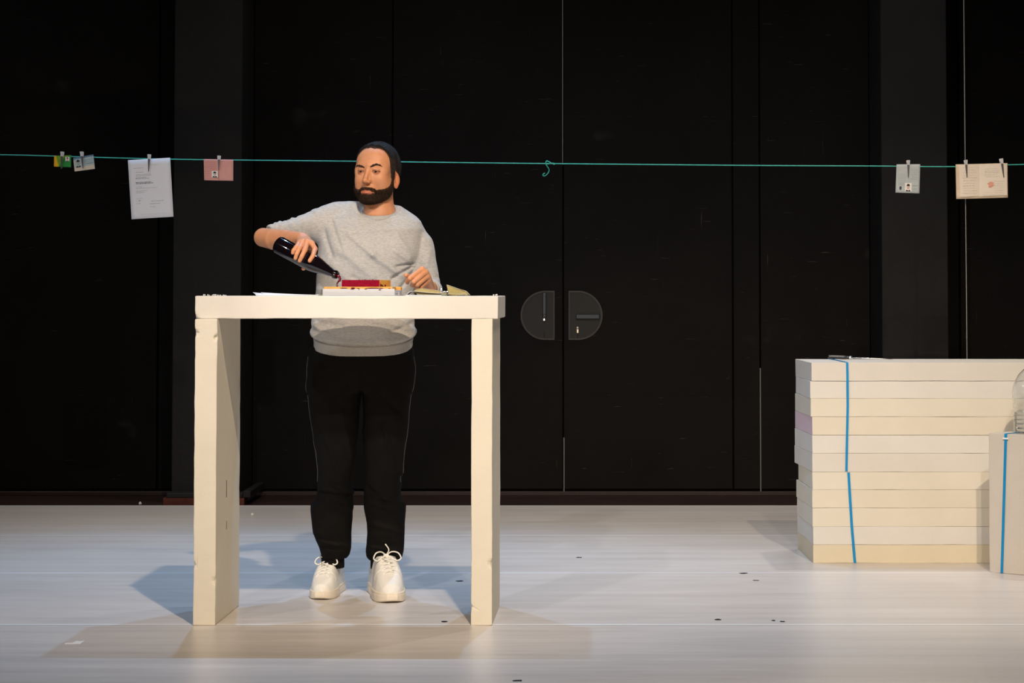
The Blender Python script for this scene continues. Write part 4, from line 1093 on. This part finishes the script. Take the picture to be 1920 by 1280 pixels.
# skin colouring that belongs to the skin: lips, darker lid rims, ruddy ears and nose
q = to_head(body[0].astype(f32)); tint = np.ones((len(q), 3))
def wgt(d, w): return np.clip(1-d/w, 0, 1)[:, None]
onface = (q[:, 1] < -.05)[:, None]*np.ones((1, 1))
lipm = np.clip(1.25-np.sqrt((q[:, 0]/.0240)**2+((q[:, 2]+.0835)/.0085)**2), 0, .45)[:, None]/.45*onface*(q[:, 1] < -.084)[:, None]
tint = tint*(1-lipm)+lipm*np.array([.84, .56, .62])
aq = np.abs(q[:, 0]); lidm = np.clip(1.2-np.sqrt(((aq-.0325)/.0165)**2+((q[:, 2]-.0)/.0078)**2), 0, .4)[:, None]/.4*onface
tint = tint*(1-lidm*.7)+lidm*.7*np.array([.50, .36, .33])
lash = np.clip(1.5-np.abs(np.sqrt(((aq-.0330)/.0135)**2+((q[:, 2]+.0006)/.0052)**2)-1.02)/.16, 0, 1)[:, None]*onface*(q[:, 2] > -.001)[:, None]*(q[:, 1] < -.07)[:, None]
tint = tint*(1-lash*.8)+lash*.8*np.array([.14, .10, .10])
earm = ((aq > .068) & (q[:, 2] > -.07) & (q[:, 2] < .02) & (q[:, 1] > 0))[:, None]; tint = np.where(earm, tint*np.array([1.04, .86, .84]), tint)
nosm = np.clip(1.3-np.sqrt((q[:, 0]/.018)**2+((q[:, 2]+.038)/.016)**2+((q[:, 1]+.105)/.02)**2), 0, .6)[:, None]/.6; tint = tint*(1-nosm*.3)+nosm*.3*np.array([1.04, .86, .84])
fore = np.clip(1.3-np.sqrt((q[:, 0]/.05)**2+((q[:, 2]-.062)/.03)**2), 0, .5)[:, None]*onface
M['skin'] = mat('skin', (.58,.26,.13), .50, .35, var=.12, vscale=26, bump=.10, bscale=190, sss=.12, attr='tint')
mesh_np('body', body, M['skin'], person, tint)

# ---- eyes
def eye(sx):
    bm = bmesh.new(); c = np.array([sx*.0325, -.0722, 0]); look = Rm.T@(np.array([-1.5, 0, CAMZ])-HC); look = look/np.linalg.norm(look)
    look = Vector(look)
    bmesh.ops.create_uvsphere(bm, u_segments=32, v_segments=24, radius=.0122)
    bm.transform(look.to_track_quat('Z', 'Y').to_matrix().to_4x4())
    for f in bm.faces:
        a = f.calc_center_median().normalized().angle(look); f.material_index = 2 if a < R(17) else (1 if a < R(41) else 0); f.smooth = True
    Mh = Matrix([list(r)+[0] for r in Rm]+[[0,0,0,1]]); bm.transform(Mh @ Matrix.Translation(c)); bm.transform(Matrix.Translation(HC))
    bobj('eye', bm, [M['eye_white'], M['iris'], M['pupil']], person)
M['eye_white'] = mat('eye_white', (.36,.28,.235), .35, .4); M['iris'] = mat('iris', (.045,.022,.012), .2, .5); M['pupil'] = mat('pupil', (.004,.003,.003), .1, .6)
eye(-1); eye(1)

# ---- hair, beard, brows: shells that swell out of the skin inside their own outlines
def rag(q, s=1.0): return wob(q, 420, 2)*.0022*s+wob(q, 900, 5)*.0012*s
def hair_sdf(P):
    q = to_head(P); ax = np.abs(q[..., 0]); y, z = q[..., 1], q[..., 2]
    zl = np.interp(y, [-.09, -.046, -.041, -.037, -.033, -.027, -.018, -.008, .004, .012, .034, .045, .075, .12], [.095, .095, .092, .080, .050, .012, -.018, -.028, -.028, .006, .010, -.035, -.062, -.070])
    zl = zl+np.where(y < -.02, -.004*np.clip((ax-.045)/.02, 0, 1)+.0012*np.sin(ax*120+2), 0)
    reg = (z-zl)*.75+rag(q)*.5
    t = np.clip(reg*.55, -.006, .0086); t = np.where(t > 0, t*np.clip((z+.07)/.08+.30, .35, 1.15)*np.where(y < .02, np.clip((z-.035)/.06, .30, 1), 1), t)
    return smin(head_sdf(q), smax(neck_sdf(P)-.0, -(z+.2)*0-1, .01), .022)-t+wob(q, 700, 1)*.0007+wob(q, 260, 6)*.0016+.0002
def beard_sdf(P):
    q = to_head(P); ax = np.abs(q[..., 0]); y, z = q[..., 1], q[..., 2]
    zb = np.interp(y, [-.12, -.100, -.088, -.080, -.070, -.058, -.040, -.024, -.010, 0, .006], [-.0615, -.0620, -.0630, -.0680, -.0720, -.0680, -.0580, -.0430, -.020, .004, .010])
    reg = zb-z
    reg = np.minimum(reg, (.010-y)-.25*np.clip(-z-.02, 0, 1)+.004)
    reg = np.minimum(reg, (z+.140))
    lip = (np.sqrt((q[..., 0]/.0255)**2+((z+.0832)/.0074)**2)-1)*.009; lip = np.where(y < -.06, lip, 1)
    soul = (np.sqrt((q[..., 0]/.020)**2+((z+.0945)/.0038)**2)-1)*.006
    reg = np.minimum(reg, lip)
    reg = reg+rag(q)*.9
    t = np.clip(reg*.6, -.006, .0042+np.clip(-(z+.085)*.26, 0, .0110)); 
    t = np.where(reg > 0, t, reg*.6)
    return head_sdf(q)-np.maximum(t, -.006)+wob(q, 620, 3)*.0010+.0004
for sfx, at in (('', 'tint'), ('_strand', None)):
    M['hair'+sfx] = mat('hair_dark'+sfx, (.024,.018,.017), .55, .3, col2=(.006,.0045,.0045), vscale=300, bump=.9, bscale=700, attr=at)
    M['beard'+sfx] = mat('beard_brown'+sfx, (.068,.038,.021), .7, .2, col2=(.016,.009,.006), vscale=260, stretch=(1,1,.35), bump=1.0, bscale=500, attr=at)
def fade(vf, th, g):
    w = np.clip(1-(hn(vf[0].astype(f32))-.0003)/th, 0, 1)[:, None]**1.3; return 1+w*np.array(g)
hairm = surfnet(hair_sdf, HC+np.array([-.115, -.12, -.12]), HC+np.array([.115, .15, .14]), .0024)
beardm = surfnet(beard_sdf, HC+np.array([-.115, -.14, -.15]), HC+np.array([.115, .10, .03]), .0020)
def keep(vf, fn):
    v, f = vf; k = fn(v.astype(f32)); fk = k[f].any(1); f = f[fk]; u, inv = np.unique(f, return_inverse=True); return v[u], inv.reshape(f.shape)
hairm = keep(hairm, lambda v: hn(v) > -.0012); beardm = keep(beardm, lambda v: hn(v) > -.0016)
mesh_np('hair', hairm, M['hair'], person, fade(hairm, .0042, (6.5, 4.2, 2.6))); mesh_np('beard', beardm, M['beard'], person, fade(beardm, .0035, (2.2, 1.6, 1.2)))
def stubble(name, vf, n, ln, m, seed, dirf):
    vf = keep(vf, lambda v: hn(v) > .0006)
    """short hairs standing on the shell"""
    rg = np.random.default_rng(seed); v, f = vf; t = f[rg.integers(0, len(f), n)]; w = rg.dirichlet([1, 1, 1, 1], n)
    p = (v[t]*w[..., None]).sum(1); e1 = v[t[:, 2]]-v[t[:, 0]]; e2 = v[t[:, 3]]-v[t[:, 1]]; nn = np.cross(e1, e2); nn /= np.linalg.norm(nn, axis=1)[:, None]+1e-12
    d = nn+dirf(p)+rg.normal(0, .28, (n, 3)); d /= np.linalg.norm(d, axis=1)[:, None]
    s = np.cross(d, rg.normal(0, 1, (n, 3))); s /= np.linalg.norm(s, axis=1)[:, None]; s2 = np.cross(d, s); L = ln*rg.uniform(.5, 1.1, n)[:, None]; r0 = .00034
    b = p-d*.001; V = np.concatenate([b+s*r0, b-s*.5*r0+s2*r0*.87, b-s*.5*r0-s2*r0*.87, b+d*L], 0)
    i = np.arange(n); F = [(a, a+n, a+3*n) for a in i]+[(a+n, a+2*n, a+3*n) for a in i]+[(a+2*n, a, a+3*n) for a in i]
    me = bpy.data.meshes.new(name); me.from_pydata((V-np.array(person.location)).tolist(), [], F); return me
hd = lambda p: np.tile(Rm@np.array([0, .5, -.2]), (len(p), 1)); bd = lambda p: np.tile(Rm@np.array([0, -.2, -1.1]), (len(p), 1))
bo = link_mesh('beard_hairs', stubble('beard_hairs', beardm, 9000, .0075, None, 3, bd), M['beard_strand'], bpy.data.objects['beard'])
ho = link_mesh('hair_strands', stubble('hair_strands', hairm, 9000, .0060, None, 4, hd), M['hair_strand'], bpy.data.objects['hair'])
tag(bo, kind='stuff'); tag(ho, kind='stuff')
def brow(sx, xs, zs):
    P0 = []
    for x, z in zip(xs, zs):                      # lay the brow on the skin
        ys = np.linspace(-.12, -.03, 181); Q = np.stack([np.full(181, sx*x), ys, np.full(181, z)], -1).astype(f32); k = int(np.argmax(head_sdf(Q) < 0)); P0.append(from_head((sx*x, ys[k]+.0006, z)))
    v, f = surfnet(lambda P: chain(P, P0, [.0028, .0039, .0038, .0029, .0012], .003)+wob(P, 1100, 1)*.0005, np.min(P0, 0)-.008, np.max(P0, 0)+.008, .0011); return v, f
M['brow'] = mat('brow_brown', (.060,.035,.021), .7, .2, col2=(.025,.015,.010), vscale=300, bump=.8, bscale=600)
mesh_np('eyebrow', brow(-1, (.016,.028,.040,.052,.062), (.0165,.0205,.0235,.0235,.0180)), M['brow'], person); mesh_np('eyebrow', brow(1, (.013,.023,.034,.046,.055), (.0185,.0240,.0285,.0260,.0195)), M['brow'], person)

# ---- sweatshirt
def tab(rows):
    """rows of (v, left px, right px, half depth, depth offset) -> interpolators over z"""
    R_ = sorted([(W(700, r[0], PD).z, W(r[1], r[0], PD).x, W(r[2], r[0], PD).x, r[3], r[4]) for r in rows]); a = np.array(R_); return a
def loft(P, a, ex=2.4):
    z = P[..., 2]; xl = np.interp(z, a[:, 0], a[:, 1]); xr = np.interp(z, a[:, 0], a[:, 2]); b = np.interp(z, a[:, 0], a[:, 3]); cy = np.interp(z, a[:, 0], a[:, 4])+PD
    hw = (xr-xl)/2; cx = (xl+xr)/2; nx = np.abs((P[..., 0]-cx)/hw); ny = np.abs((P[..., 1]-cy)/b); k = (nx**ex+ny**ex)**(1/ex); d = (k-1)*np.minimum(hw, b)
    return np.maximum(d, np.maximum(a[0, 0]-z, z-a[-1, 0]))
TOR = tab([(377, 655, 735, .028, .040), (382, 634, 744, .044, .038), (390, 614, 756, .060, .036), (398, 604, 769, .076, .034), (406, 601, 781, .092, .028), (415, 600, 790, .106, .022), (430, 600, 795, .125, .015), (460, 597, 792, .132, .01), (500, 594, 786, .134, .005), (550, 593, 778, .128, 0),
           (590, 587, 776, .128, 0), (606, 584, 777, .132, 0), (618, 587, 775, .132, 0), (628, 589, 774, .130, .0), (640, 591, 771, .126, .0), (655, 588, 772, .126, 0), (672, 590, 769, .124, 0), (684, 592, 767, .122, 0), (715, 592, 767, .122, 0)])
def G(P, u0, v0, u1, v1, w, d, D=9.48):
    """a soft crease line on the front, in the plane of the picture"""
    a = Wn(u0, v0, D); b = Wn(u1, v1, D); Q = P.copy(); Q[..., 1] = D; k = segd(Q, a, b)/w; return d*np.exp(-k*k)
SLR = [Wn(632, 410, 9.63), Wn(600, 421, 9.61), Wn(565, 430, 9.57), Wn(530, 438, 9.52), Wn(492, 446, 9.49)]
SLL = [Wn(771, 441, 9.63), Wn(786, 460, 9.62), Wn(790, 478, 9.61), Wn(795, 505, 9.59), Wn(800, 530, 9.57), Wn(803, 549, 9.54)]
SLF = [Wn(804, 549, 9.55), Wn(807, 546, 9.47), Wn(808.5, 542, 9.38)]
def folds(P):
    g = np.zeros(P.shape[:-1], dtype=f32)
    front = np.clip((9.60-P[..., 1])/.06, 0, 1)
    for (a, b, c, d, w, h) in ((655,440,700,478,.016,-.006),(700,478,748,512,.018,-.007),(640,470,700,520,.020,-.005),(625,500,680,545,.020,-.004),(770,500,735,522,.008,.008),(772,494,742,500,.007,.007),(776,504,750,540,.008,.006),
                             (690,425,760,430,.020,-.003),(618,410,640,470,.010,.004),(604,430,622,480,.012,.005),(745,440,770,480,.014,-.004),(660,520,720,548,.014,.004),(740,470,765,488,.010,-.004)):
        g += G(P, a, b, c, d, w*.75, h*1.5)*front
    # hanging folds round the waist, under the table
    for (a, b, c, d, w, h) in ((590,612,622,634,.010,-.006),(595,604,640,612,.012,.005),(700,602,760,610,.010,-.006),(735,622,775,604,.009,.007),(640,640,700,646,.008,-.003),(745,612,774,618,.010,-.006)):
        g += G(P, a, b, c, d, w, h)*front
    return g
dR = (SLR[-1]-SLR[0])/np.linalg.norm(SLR[-1]-SLR[0])
def sleeve_r(P):
    d = chain(P, SLR, [.066, .060, .050, .0455, .0430], .03)
    s = (P-A_(SLR[0]))@A_(dR)                                   # distance along the sleeve
    for s0, w, h in ((.045, .010, .0035), (.085, .008, .003), (.150, .007, .0045), (.170, .006, -.004), (.195, .0055, .005), (.210, .005, -.003), (.225, .005, .005), (.243, .005, .0045), (.262, .005, .004)):
        sk = s-s0-(P[..., 2]-SLR[2][2])*(.35 if s0 < .2 else -.1)+(P[..., 1]-9.55)*.25+.004*wob(P, 55, s0*50); d = d+h*np.exp(-(sk/w)**2)
    return smax(d, s-.292, .004)
def sleeve_l(P):
    d = chain(P, SLL, [.056, .050, .047, .047, .046, .044], .03)
    for (a, b, c, e, w, h) in ((781,440,779,500,.007,.006),(789,450,786,505,.007,.005),(800,505,818,520,.008,.005),(795,520,816,532,.008,.006),(806,470,800,500,.009,-.004)): d = d+G(P, a, b, c, e, w, h, 9.55)
    return smin(d, np.maximum(chain(P, SLF, [.044, .043, .039], .02), -(P[..., 1]-9.40)), .012)
ZH = W(690, 655, PD).z; YB = 9.60
def shirt(P):
    # the hem hangs lower in front than at the sides
    Q = P.copy(); sg = np.interp(P[..., 2], [W(0, 632, PD).z, W(0, 596, PD).z], [.30, 0.0]); Q[..., 2] = P[..., 2]-sg*np.clip(P[..., 1]-YB, -.14, .14)
    d = loft(Q, TOR)
    # blouson fold above the waistband
    zf = W(690, 629, PD).z; zz = Q[..., 2]-zf; d = d-.010*np.exp(-((zz-.016)/.014)**2)+.007*np.exp(-((zz+.000)/.0045)**2)
    # end of hem
    d = smax(d, (W(690, 647, PD).z-Q[..., 2]), .004)
    d = d+folds(P)
    sl = sleeve_l(P)
    d = smin(d, sleeve_r(P), .028)
    d = smin(d, sl, .012)
    d = d+wob(P, 22, 4)*.0022+wob(P, 60, 1)*.0007
    return d
# plane of the neckline: low in front, high at the nape
CF = Wn(713, 408, 9.532); CB = Wn(712, 381, 9.675); CC = (CF+CB)/2; cy_ = (CB-CF)/np.linalg.norm(CB-CF); cn_ = np.cross(np.array([1, 0, 0]), cy_)
CRX = .0625; CRY = np.linalg.norm(CB-CF)/2
def collar_frame(P):
    q = P-A_(CC); x = q[..., 0]; y = q@A_(cy_); z = q@A_(cn_); r = np.sqrt((x/CRX)**2+(y/CRY)**2); return x, y, z, (r-1)*CRX*1.02
def shirt2(P):
    d = shirt(P); x, y, z, r = collar_frame(P)
    d = smax(d, -np.maximum(r-.004-.9*np.clip(z, 0, 1), -.035-z), .004); return smax(d, z-.001-1.4*np.clip(r-.016, 0, 1), .004)
def collar_sdf(P):
    x, y, z, r = collar_frame(P); a = r-.0065-.0*z; t = (a*.62-z*.78); n = (a*.78+z*.62)
    sag = .010*(np.abs(x)/CRX)**2
    z2 = z+sag; a1 = a*.50-z2*.866; a2 = a*.866+z2*.50
    k = np.sqrt((a1/.0105)**2+(a2/.0068)**2); d = (k-1)*.0068
    an = np.arctan2(x, y); return d+.0003*np.sin(an*120)
allp = np.array(SLR+SLL+SLF)
lo_ = (SLR[-1][0]-.06, 9.37, W(0, 712, PD).z); hi_ = (SLL[-1][0]+.07, 9.82, W(0, 372, PD).z)
sv, sf = surfnet(shirt2, lo_, hi_, .0045)
def shirt_mat():
    m = mat('sweat_grey', (.475,.46,.445), .9, .12, col2=(.35,.34,.326), vscale=190, stretch=(.4,.4,1.2), bump=.16, bscale=420, sheen=.15, detail=5)
    return m
M['sweat'] = shirt_mat(); M['rib'] = mat('rib_grey', (.47,.452,.43), .92, .1, col2=(.38,.368,.35), vscale=500, stretch=(1.0,1.0,.15), bump=.5, bscale=500)
mesh_np('sweatshirt', (sv, sf), M['sweat'], person)
shirt_ob = bpy.data.objects['sweatshirt']
# ribbed collar
co = mesh_np('collar', surfnet(collar_sdf, CC-np.array([.10,.11,.06]), CC+np.array([.10,.11,.07]), .0022), M['rib'], person); co.parent = shirt_ob
# ribbed waistband
def band(P):
    Q = P.copy(); Q[..., 2] = P[..., 2]-.30*np.clip(P[..., 1]-YB, -.14, .14)
    d = loft(Q, TOR)-.003; zt = W(690, 630, PD).z; zb = W(690, 649.5, PD).z
    d = smax(smax(d, Q[..., 2]-zt, .005), zb-Q[..., 2], .006)
    an = np.arctan2(P[..., 0]-W(680,650,PD).x, -(P[..., 1]-YB)); return d+.0005*np.sin(an*150)+wob(P, 30, 3)*.0012
bv = surfnet(band, (W(575,650,PD).x, 9.42, W(0,712,PD).z), (W(785,650,PD).x, 9.78, W(0,612,PD).z), .0035)
wo = mesh_np('waistband', bv, M['rib'], person); wo.parent = shirt_ob
# cuff on the pushed up left sleeve
def cuffs(P):
    d = np.maximum(cap(P, SLF[1], SLF[2]+np.array([0,-.03,.002]), .040, .033), -(9.405-P[..., 1])*-1); d = smax(cap(P, SLF[1], WL, .0405, .033), -(P[..., 1]-9.345), .004); d = smax(d, P[..., 1]-9.41, .004)
    return d+.0012*np.sin(P[..., 1]*420)
cv = surfnet(cuffs, SLF[2]-np.array([.07,.06,.06]), SLF[2]+np.array([.06,.06,.06]), .003); c_ = mesh_np('cuff', cv, M['rib'], person); c_.parent = shirt_ob

# ---- trousers
LEG_L = tab([(655,586,700,.085,.0),(690,579,692,.104,0),(730,577,678,.106,0),(780,582,673.5,.100,0),(815,588,671.5,.092,-.005),(850,594,668,.085,-.01),(885,597,662,.080,-.015),(918,596,660,.076,-.02),(934,594,663,.080,-.01),(944,583.5,663,.086,-.01),(956,582.5,661,.084,-.005),(975,583.5,660,.083,.01),(1000,585,657,.076,.03),(1015,590,656.5,.070,.045),(1030,597,656.5,.066,.05),(1042,600,654,.056,.06),(1050,601,648,.048,.065)])
LEG_R = tab([(655,660,773,.085,.0),(690,668,775.5,.104,0),(730,677.5,771,.106,0),(780,679,768,.100,0),(815,680,764,.092,-.005),(850,682,759,.085,-.01),(885,684.5,757,.080,-.015),(922,683,751,.076,-.02),(938,682,754,.080,-.01),(946,682.5,761.5,.086,-.008),(956,683.5,761.5,.084,-.003),(970,685.5,760,.083,.01),(1000,688,757.5,.076,.03),(1022,686.5,756,.068,.05),(1035,684.5,755,.066,.05),(1046,685,752.5,.056,.06),(1053,690,746,.048,.065)])
HIP = tab([(640,592,770,.090,.0),(655,586,773,.094,0),(675,580,776,.102,.005),(700,577.5,776,.110,.01),(722,577,773,.108,.01),(735,580,770,.10,.01)])
def loftc(P, a, ex=2.2): return loft(P, a, ex)
def trouser(P):
    l = loftc(P, LEG_L); r = loftc(P, LEG_R); d = smin(l, r, .010); d = smin(d, loftc(P, HIP, 2.5), .02)
    for (a, b, c, e, w, h) in ((676,700,676,800,.010,.006),(622,905,660,925,.012,-.007),(600,925,650,932,.009,.006),(610,940,655,955,.012,-.006),(590,1018,655,1030,.008,-.006),(600,1030,650,1038,.006,.006),
                             (690,915,720,940,.010,.006),(700,930,758,945,.010,-.007),(690,950,735,962,.012,.005),(700,985,750,1000,.012,-.004),(690,1030,745,1036,.008,-.006),(695,1040,740,1046,.006,.006),
                             (650,720,610,760,.012,.004),(700,720,745,770,.012,.004),(640,770,660,860,.012,-.004),(720,800,740,880,.012,-.005),(610,820,640,900,.014,-.004),(740,880,752,905,.01,.005)):
        d = d+G(P, a, b, c, e, w*.85, h*1.7, 9.5)*np.clip((9.62-P[..., 1])/.05, 0, 1)
    return d+wob(P, 24, 7)*.0028+wob(P, 70, 2)*.0008
tv = surfnet(trouser, (W(565,700,PD).x, 9.42, W(0,1056,PD).z), (W(790,700,PD).x, 9.80, W(0,642,PD).z), .005)
M['trouser'] = mat('trouser_black', (.0085,.0075,.0068), .9, .10, var=.2, vscale=30, bump=.3, bscale=260); M['trouser_rib'] = mat('trouser_rib', (.008,.007,.0065), .9, .1, bump=.3, bscale=300)
mesh_np('trousers', tv, M['trouser'], person); tro = bpy.data.objects['trousers']
for nm, tb_, u0, u1, vb in (('cuff', LEG_L, 602, 645.5, 1064), ('cuff', LEG_R, 695, 737, 1066)):
    a = Wn((u0+u1)/2, 1040, 9.672); b = Wn((u0+u1)/2, vb, 9.680); rr = (u1-u0)/2/FPX*9.65
    def cf(P, a=a, b=b, rr=rr):
        c = A_(b)+(A_(a)-A_(b))*np.clip((P[..., 2:3]-b[2])/(a[2]-b[2]), 0, 1); dx = (P[..., 0]-c[..., 0])/rr; dy = (P[..., 1]-c[..., 1])/(rr*1.12); an = np.arctan2(dx, dy)
        d = (np.sqrt(dx*dx+dy*dy)-1)*rr; d = smax(smax(d, P[..., 2]-a[2], .006), b[2]-P[..., 2], .005); return d+.0007*np.sin(an*46)
    cv = surfnet(cf, b-np.array([.08,.08,.02]), a+np.array([.08,.08,.02]), .003); o = mesh_np(nm, cv, M['trouser_rib'], person); o.parent = tro
# pale piping down both outer seams
M['piping'] = mat('piping', (.11,.105,.10), .45, .4)
def snap(u, v, side, tb_):
    a = tb_; z = W(u, v, PD).z; xl = np.interp(z, a[:, 0], a[:, 1]); xr = np.interp(z, a[:, 0], a[:, 2]); return z
def seam_pts(side, rows):
    """walk in from outside at each height until the cloth is met"""
    out = []
    for v in rows:
        z = W(0, v, PD).z; tb_ = LEG_L if side < 0 else LEG_R; x0 = np.interp(z, tb_[:, 0], tb_[:, 1 if side < 0 else 2])
        xs = x0+side*np.linspace(.03, -.05, 161); y = PD+np.interp(z, tb_[:, 0], tb_[:, 4])-.012
        Q = np.stack([xs, np.full(161, y), np.full(161, z)], -1).astype(f32); dd = trouser(Q); k = np.argmax(dd < 0.0002); out.append(Vector((xs[k]+side*.0004, y, z)))
    return out
for side in (-1, 1):
    bm = bmesh.new(); add_tube(bm, spline(seam_pts(side, list(range(668, 905, 9))), 2), .0013, 6); o = bobj('piping', bm, M['piping'], person, True); o.parent = tro
a = W(600.5, 1038, 9.60); b = W(604, 1060, 9.605); bm = bmesh.new(); add_tube(bm, [a, b], .0013, 6); o = bobj('piping', bm, M['piping'], person, True); o.parent = tro

# ---- shoes
M['shoe_white'] = mat('shoe_leather', (.78,.755,.70), .45, .4, var=.04, vscale=30, bump=.12, bscale=160); M['sole'] = mat('shoe_sole', (.76,.68,.56), .6, .3, var=.06, vscale=30, bump=.12, bscale=120)
M['lace'] = mat('lace', (.82,.79,.73), .75, .2); M['sock'] = mat('sock', (.01,.009,.009), .9, .1)
def shoe(toe_px, heel_px, sx, label):
    toe = FL(*toe_px); heel = FL(*heel_px); d = (toe-heel); d.z = 0; Ln = d.length; ang = math.atan2(d.x, -d.y); c = heel.copy(); c.z = 0
    Rz = Matrix.Rotation(ang, 3, 'Z'); Rn = np.array(Rz)
    k = Ln/.30
    def loc(P): return ((P-A_(c))@Rn.astype(f32))/k     # local: toe towards -y, 0..-.30
    W_ys = [-.30,-.285,-.25,-.20,-.14,-.08,-.03,-.008,0]; W_w = [.010,.028,.040,.0435,.038,.032,.030,.023,.007]; W_c = [sx*-.006,sx*-.006,sx*-.004,0,sx*.003,0,0,0,0]
    yf = np.linspace(-.31, .01, 97); kk = np.hanning(13); kk /= kk.sum()
    wf = np.sqrt(np.clip(np.convolve(np.interp(yf, W_ys, np.array(W_w)**2, left=0, right=0), kk, 'same'), 1e-6, None)); cf_ = np.convolve(np.interp(yf, W_ys, W_c), kk, 'same'); W_ys, W_w, W_c = list(yf), list(wf), list(cf_)
    def outl(q, gr=0):
        w = np.interp(q[..., 1], W_ys, W_w)+gr; cx = np.interp(q[..., 1], W_ys, W_c); dd = np.abs(q[..., 0]-cx)-w
        return np.maximum(dd, np.maximum(q[..., 1]-gr, -.30-gr-q[..., 1]))
    def sole(P):
        q = loc(P); dd = outl(q, .003-.0); top = .030-.003*np.clip((-q[..., 1]-.2)/.1, 0, 1); toe_up = np.clip((-q[..., 1]-.255)/.05, 0, 1)**2*.007
        g = .0016*np.exp(-((q[..., 2]-.022)/.0018)**2)
        return (smax(smax(dd+g, q[..., 2]-top, .006), toe_up-q[..., 2], .004))*k
    def upper(P):
        q = loc(P)
        ht = np.interp(q[..., 1], [-.30,-.285,-.25,-.21,-.17,-.13,-.10,-.05,0], [.032,.048,.064,.084,.103,.114,.112,.104,.100])
        w = np.interp(q[..., 1], W_ys, W_w)-.0005; cx = np.interp(q[..., 1], W_ys, W_c); zt = np.clip(q[..., 2]/ht, 0, 1.3)
        wz = w*np.sqrt(np.clip(1-np.clip((zt-.25)/.80, 0, 1)**2.2*.72, .02, 1)); dd = np.abs(q[..., 0]-cx)-wz
        dd = smax(dd, q[..., 2]-ht, .016); dd = np.maximum(dd, np.maximum(q[..., 1]-.001, -.300-q[..., 1])); dd = smax(dd, .012-q[..., 2], .004)
        # opening for the foot
        dd = smax(dd, -ell(q, (0, -.050, .128), (.026, .050, .046)), .006)
        # seams: toe cap, side panel, eyestay
        s1 = np.abs(q[..., 1]+.225-.25*np.abs(q[..., 0])); dd = dd+.0014*np.exp(-(s1/.0022)**2)*(q[..., 2] > .05)
        s2 = np.abs(q[..., 2]-.052-.10*np.clip(q[..., 1]+.16, -.1, .2)); dd = dd+.0016*np.exp(-(s2/.0022)**2)*(q[..., 1] > -.215)
        s3 = np.abs(np.abs(q[..., 0]-cx)-.024); dd = dd-.0012*np.exp(-(s3/.004)**2)*(q[..., 1] < -.11)*(q[..., 1] > -.215)*(q[..., 2] > .07)
        # tongue
        dd = smin(dd, cap(q, (0, -.138, .096), (0, -.112, .128), .014, .011)*1.0, .006)
        return dd*k
    sh = empty('shoe', person.location); sh.location = (0, 0, 0); sh.parent = person; sh['label'] = label
    lo_ = np.array([min(toe.x, heel.x)-.08, toe.y-.06, -.004]); hi_ = np.array([max(toe.x, heel.x)+.08, heel.y+.05, .165])
    class PP: location = person.location
    u_ = mesh_np('upper', surfnet(upper, lo_, hi_, .0030), M['shoe_white'], person); u_.parent = sh
    s_ = mesh_np('sole', surfnet(sole, lo_, hi_, .0030), M['sole'], person); s_.parent = sh
    # laces
    bm = bmesh.new()
    def wp(x, y, z): return c+Rz@Vector((x*k, y*k, z*k))
    def top(x, y, up=.0015):
        zs = np.linspace(.14, .02, 121); Q = np.array([list(wp(x, y, z)) for z in zs], dtype=f32); dd = upper(Q[None, None])[0, 0]; i = int(np.argmax(dd < 0)); return wp(x, y, zs[i]+up)
    for i in range(5):
        y = -.238+.0165*i
        for s_ in (-1, 1):
            up = .0015+(.0012 if s_ > 0 else 0); add_tube(bm, spline([top(-.022*s_, y, .000), top(-.011*s_, y+.005, up), top(0, y+.009, up+.001), top(.011*s_, y+.014, up), top(.022*s_, y+.018, 0)], 3), .0026, 6)
    b0 = top(0, -.160, .006); e = lambda dx, dy, dz: b0+Rz@Vector((dx*k, dy*k, dz*k))
    for s_ in (-1, 1):
        add_tube(bm, spline([b0, e(s_*.014,-.006,.010), e(s_*.030,-.016,.008), e(s_*.037,-.022,-.006), e(s_*.026,-.020,-.012), e(s_*.010,-.008,-.004), b0], 6), .0028, 6)
    add_tube(bm, spline([b0, e(.006,-.008,.016), e(-.004,-.010,.032)], 5), .0026, 6)
    add_tube(bm, spline([b0, e(-.010,-.022,-.006), e(.010,-.042,-.012)], 5), .0026, 6)
    add_tube(bm, [e(-.007,0,0), e(.007,0,.001)], .0058, 8)
    l_ = bobj('laces', bm, M['lace'], person, True); l_.parent = sh
    ak = wp(0, -.058, .08)
    bm = bmesh.new(); add_tube(bm, spline([wp(0,-.058,.05), wp(0,-.056,.09), Vector((ak.x*.4+.6*W((toe_px[0]+heel_px[0])/2,1060,9.67).x, 9.68, W(0,1052,9.66).z))], 4), .031, 20)
    o = bobj('sock', bm, M['sock'], person, True); o.parent = sh
shoe((596, 1124.5), (634, 1103), -1, 'shoe on the person\'s right foot, pointing outward to the left')
shoe((739, 1130.5), (707, 1105), 1, 'shoe on the person\'s left foot, pointing outward to the right')
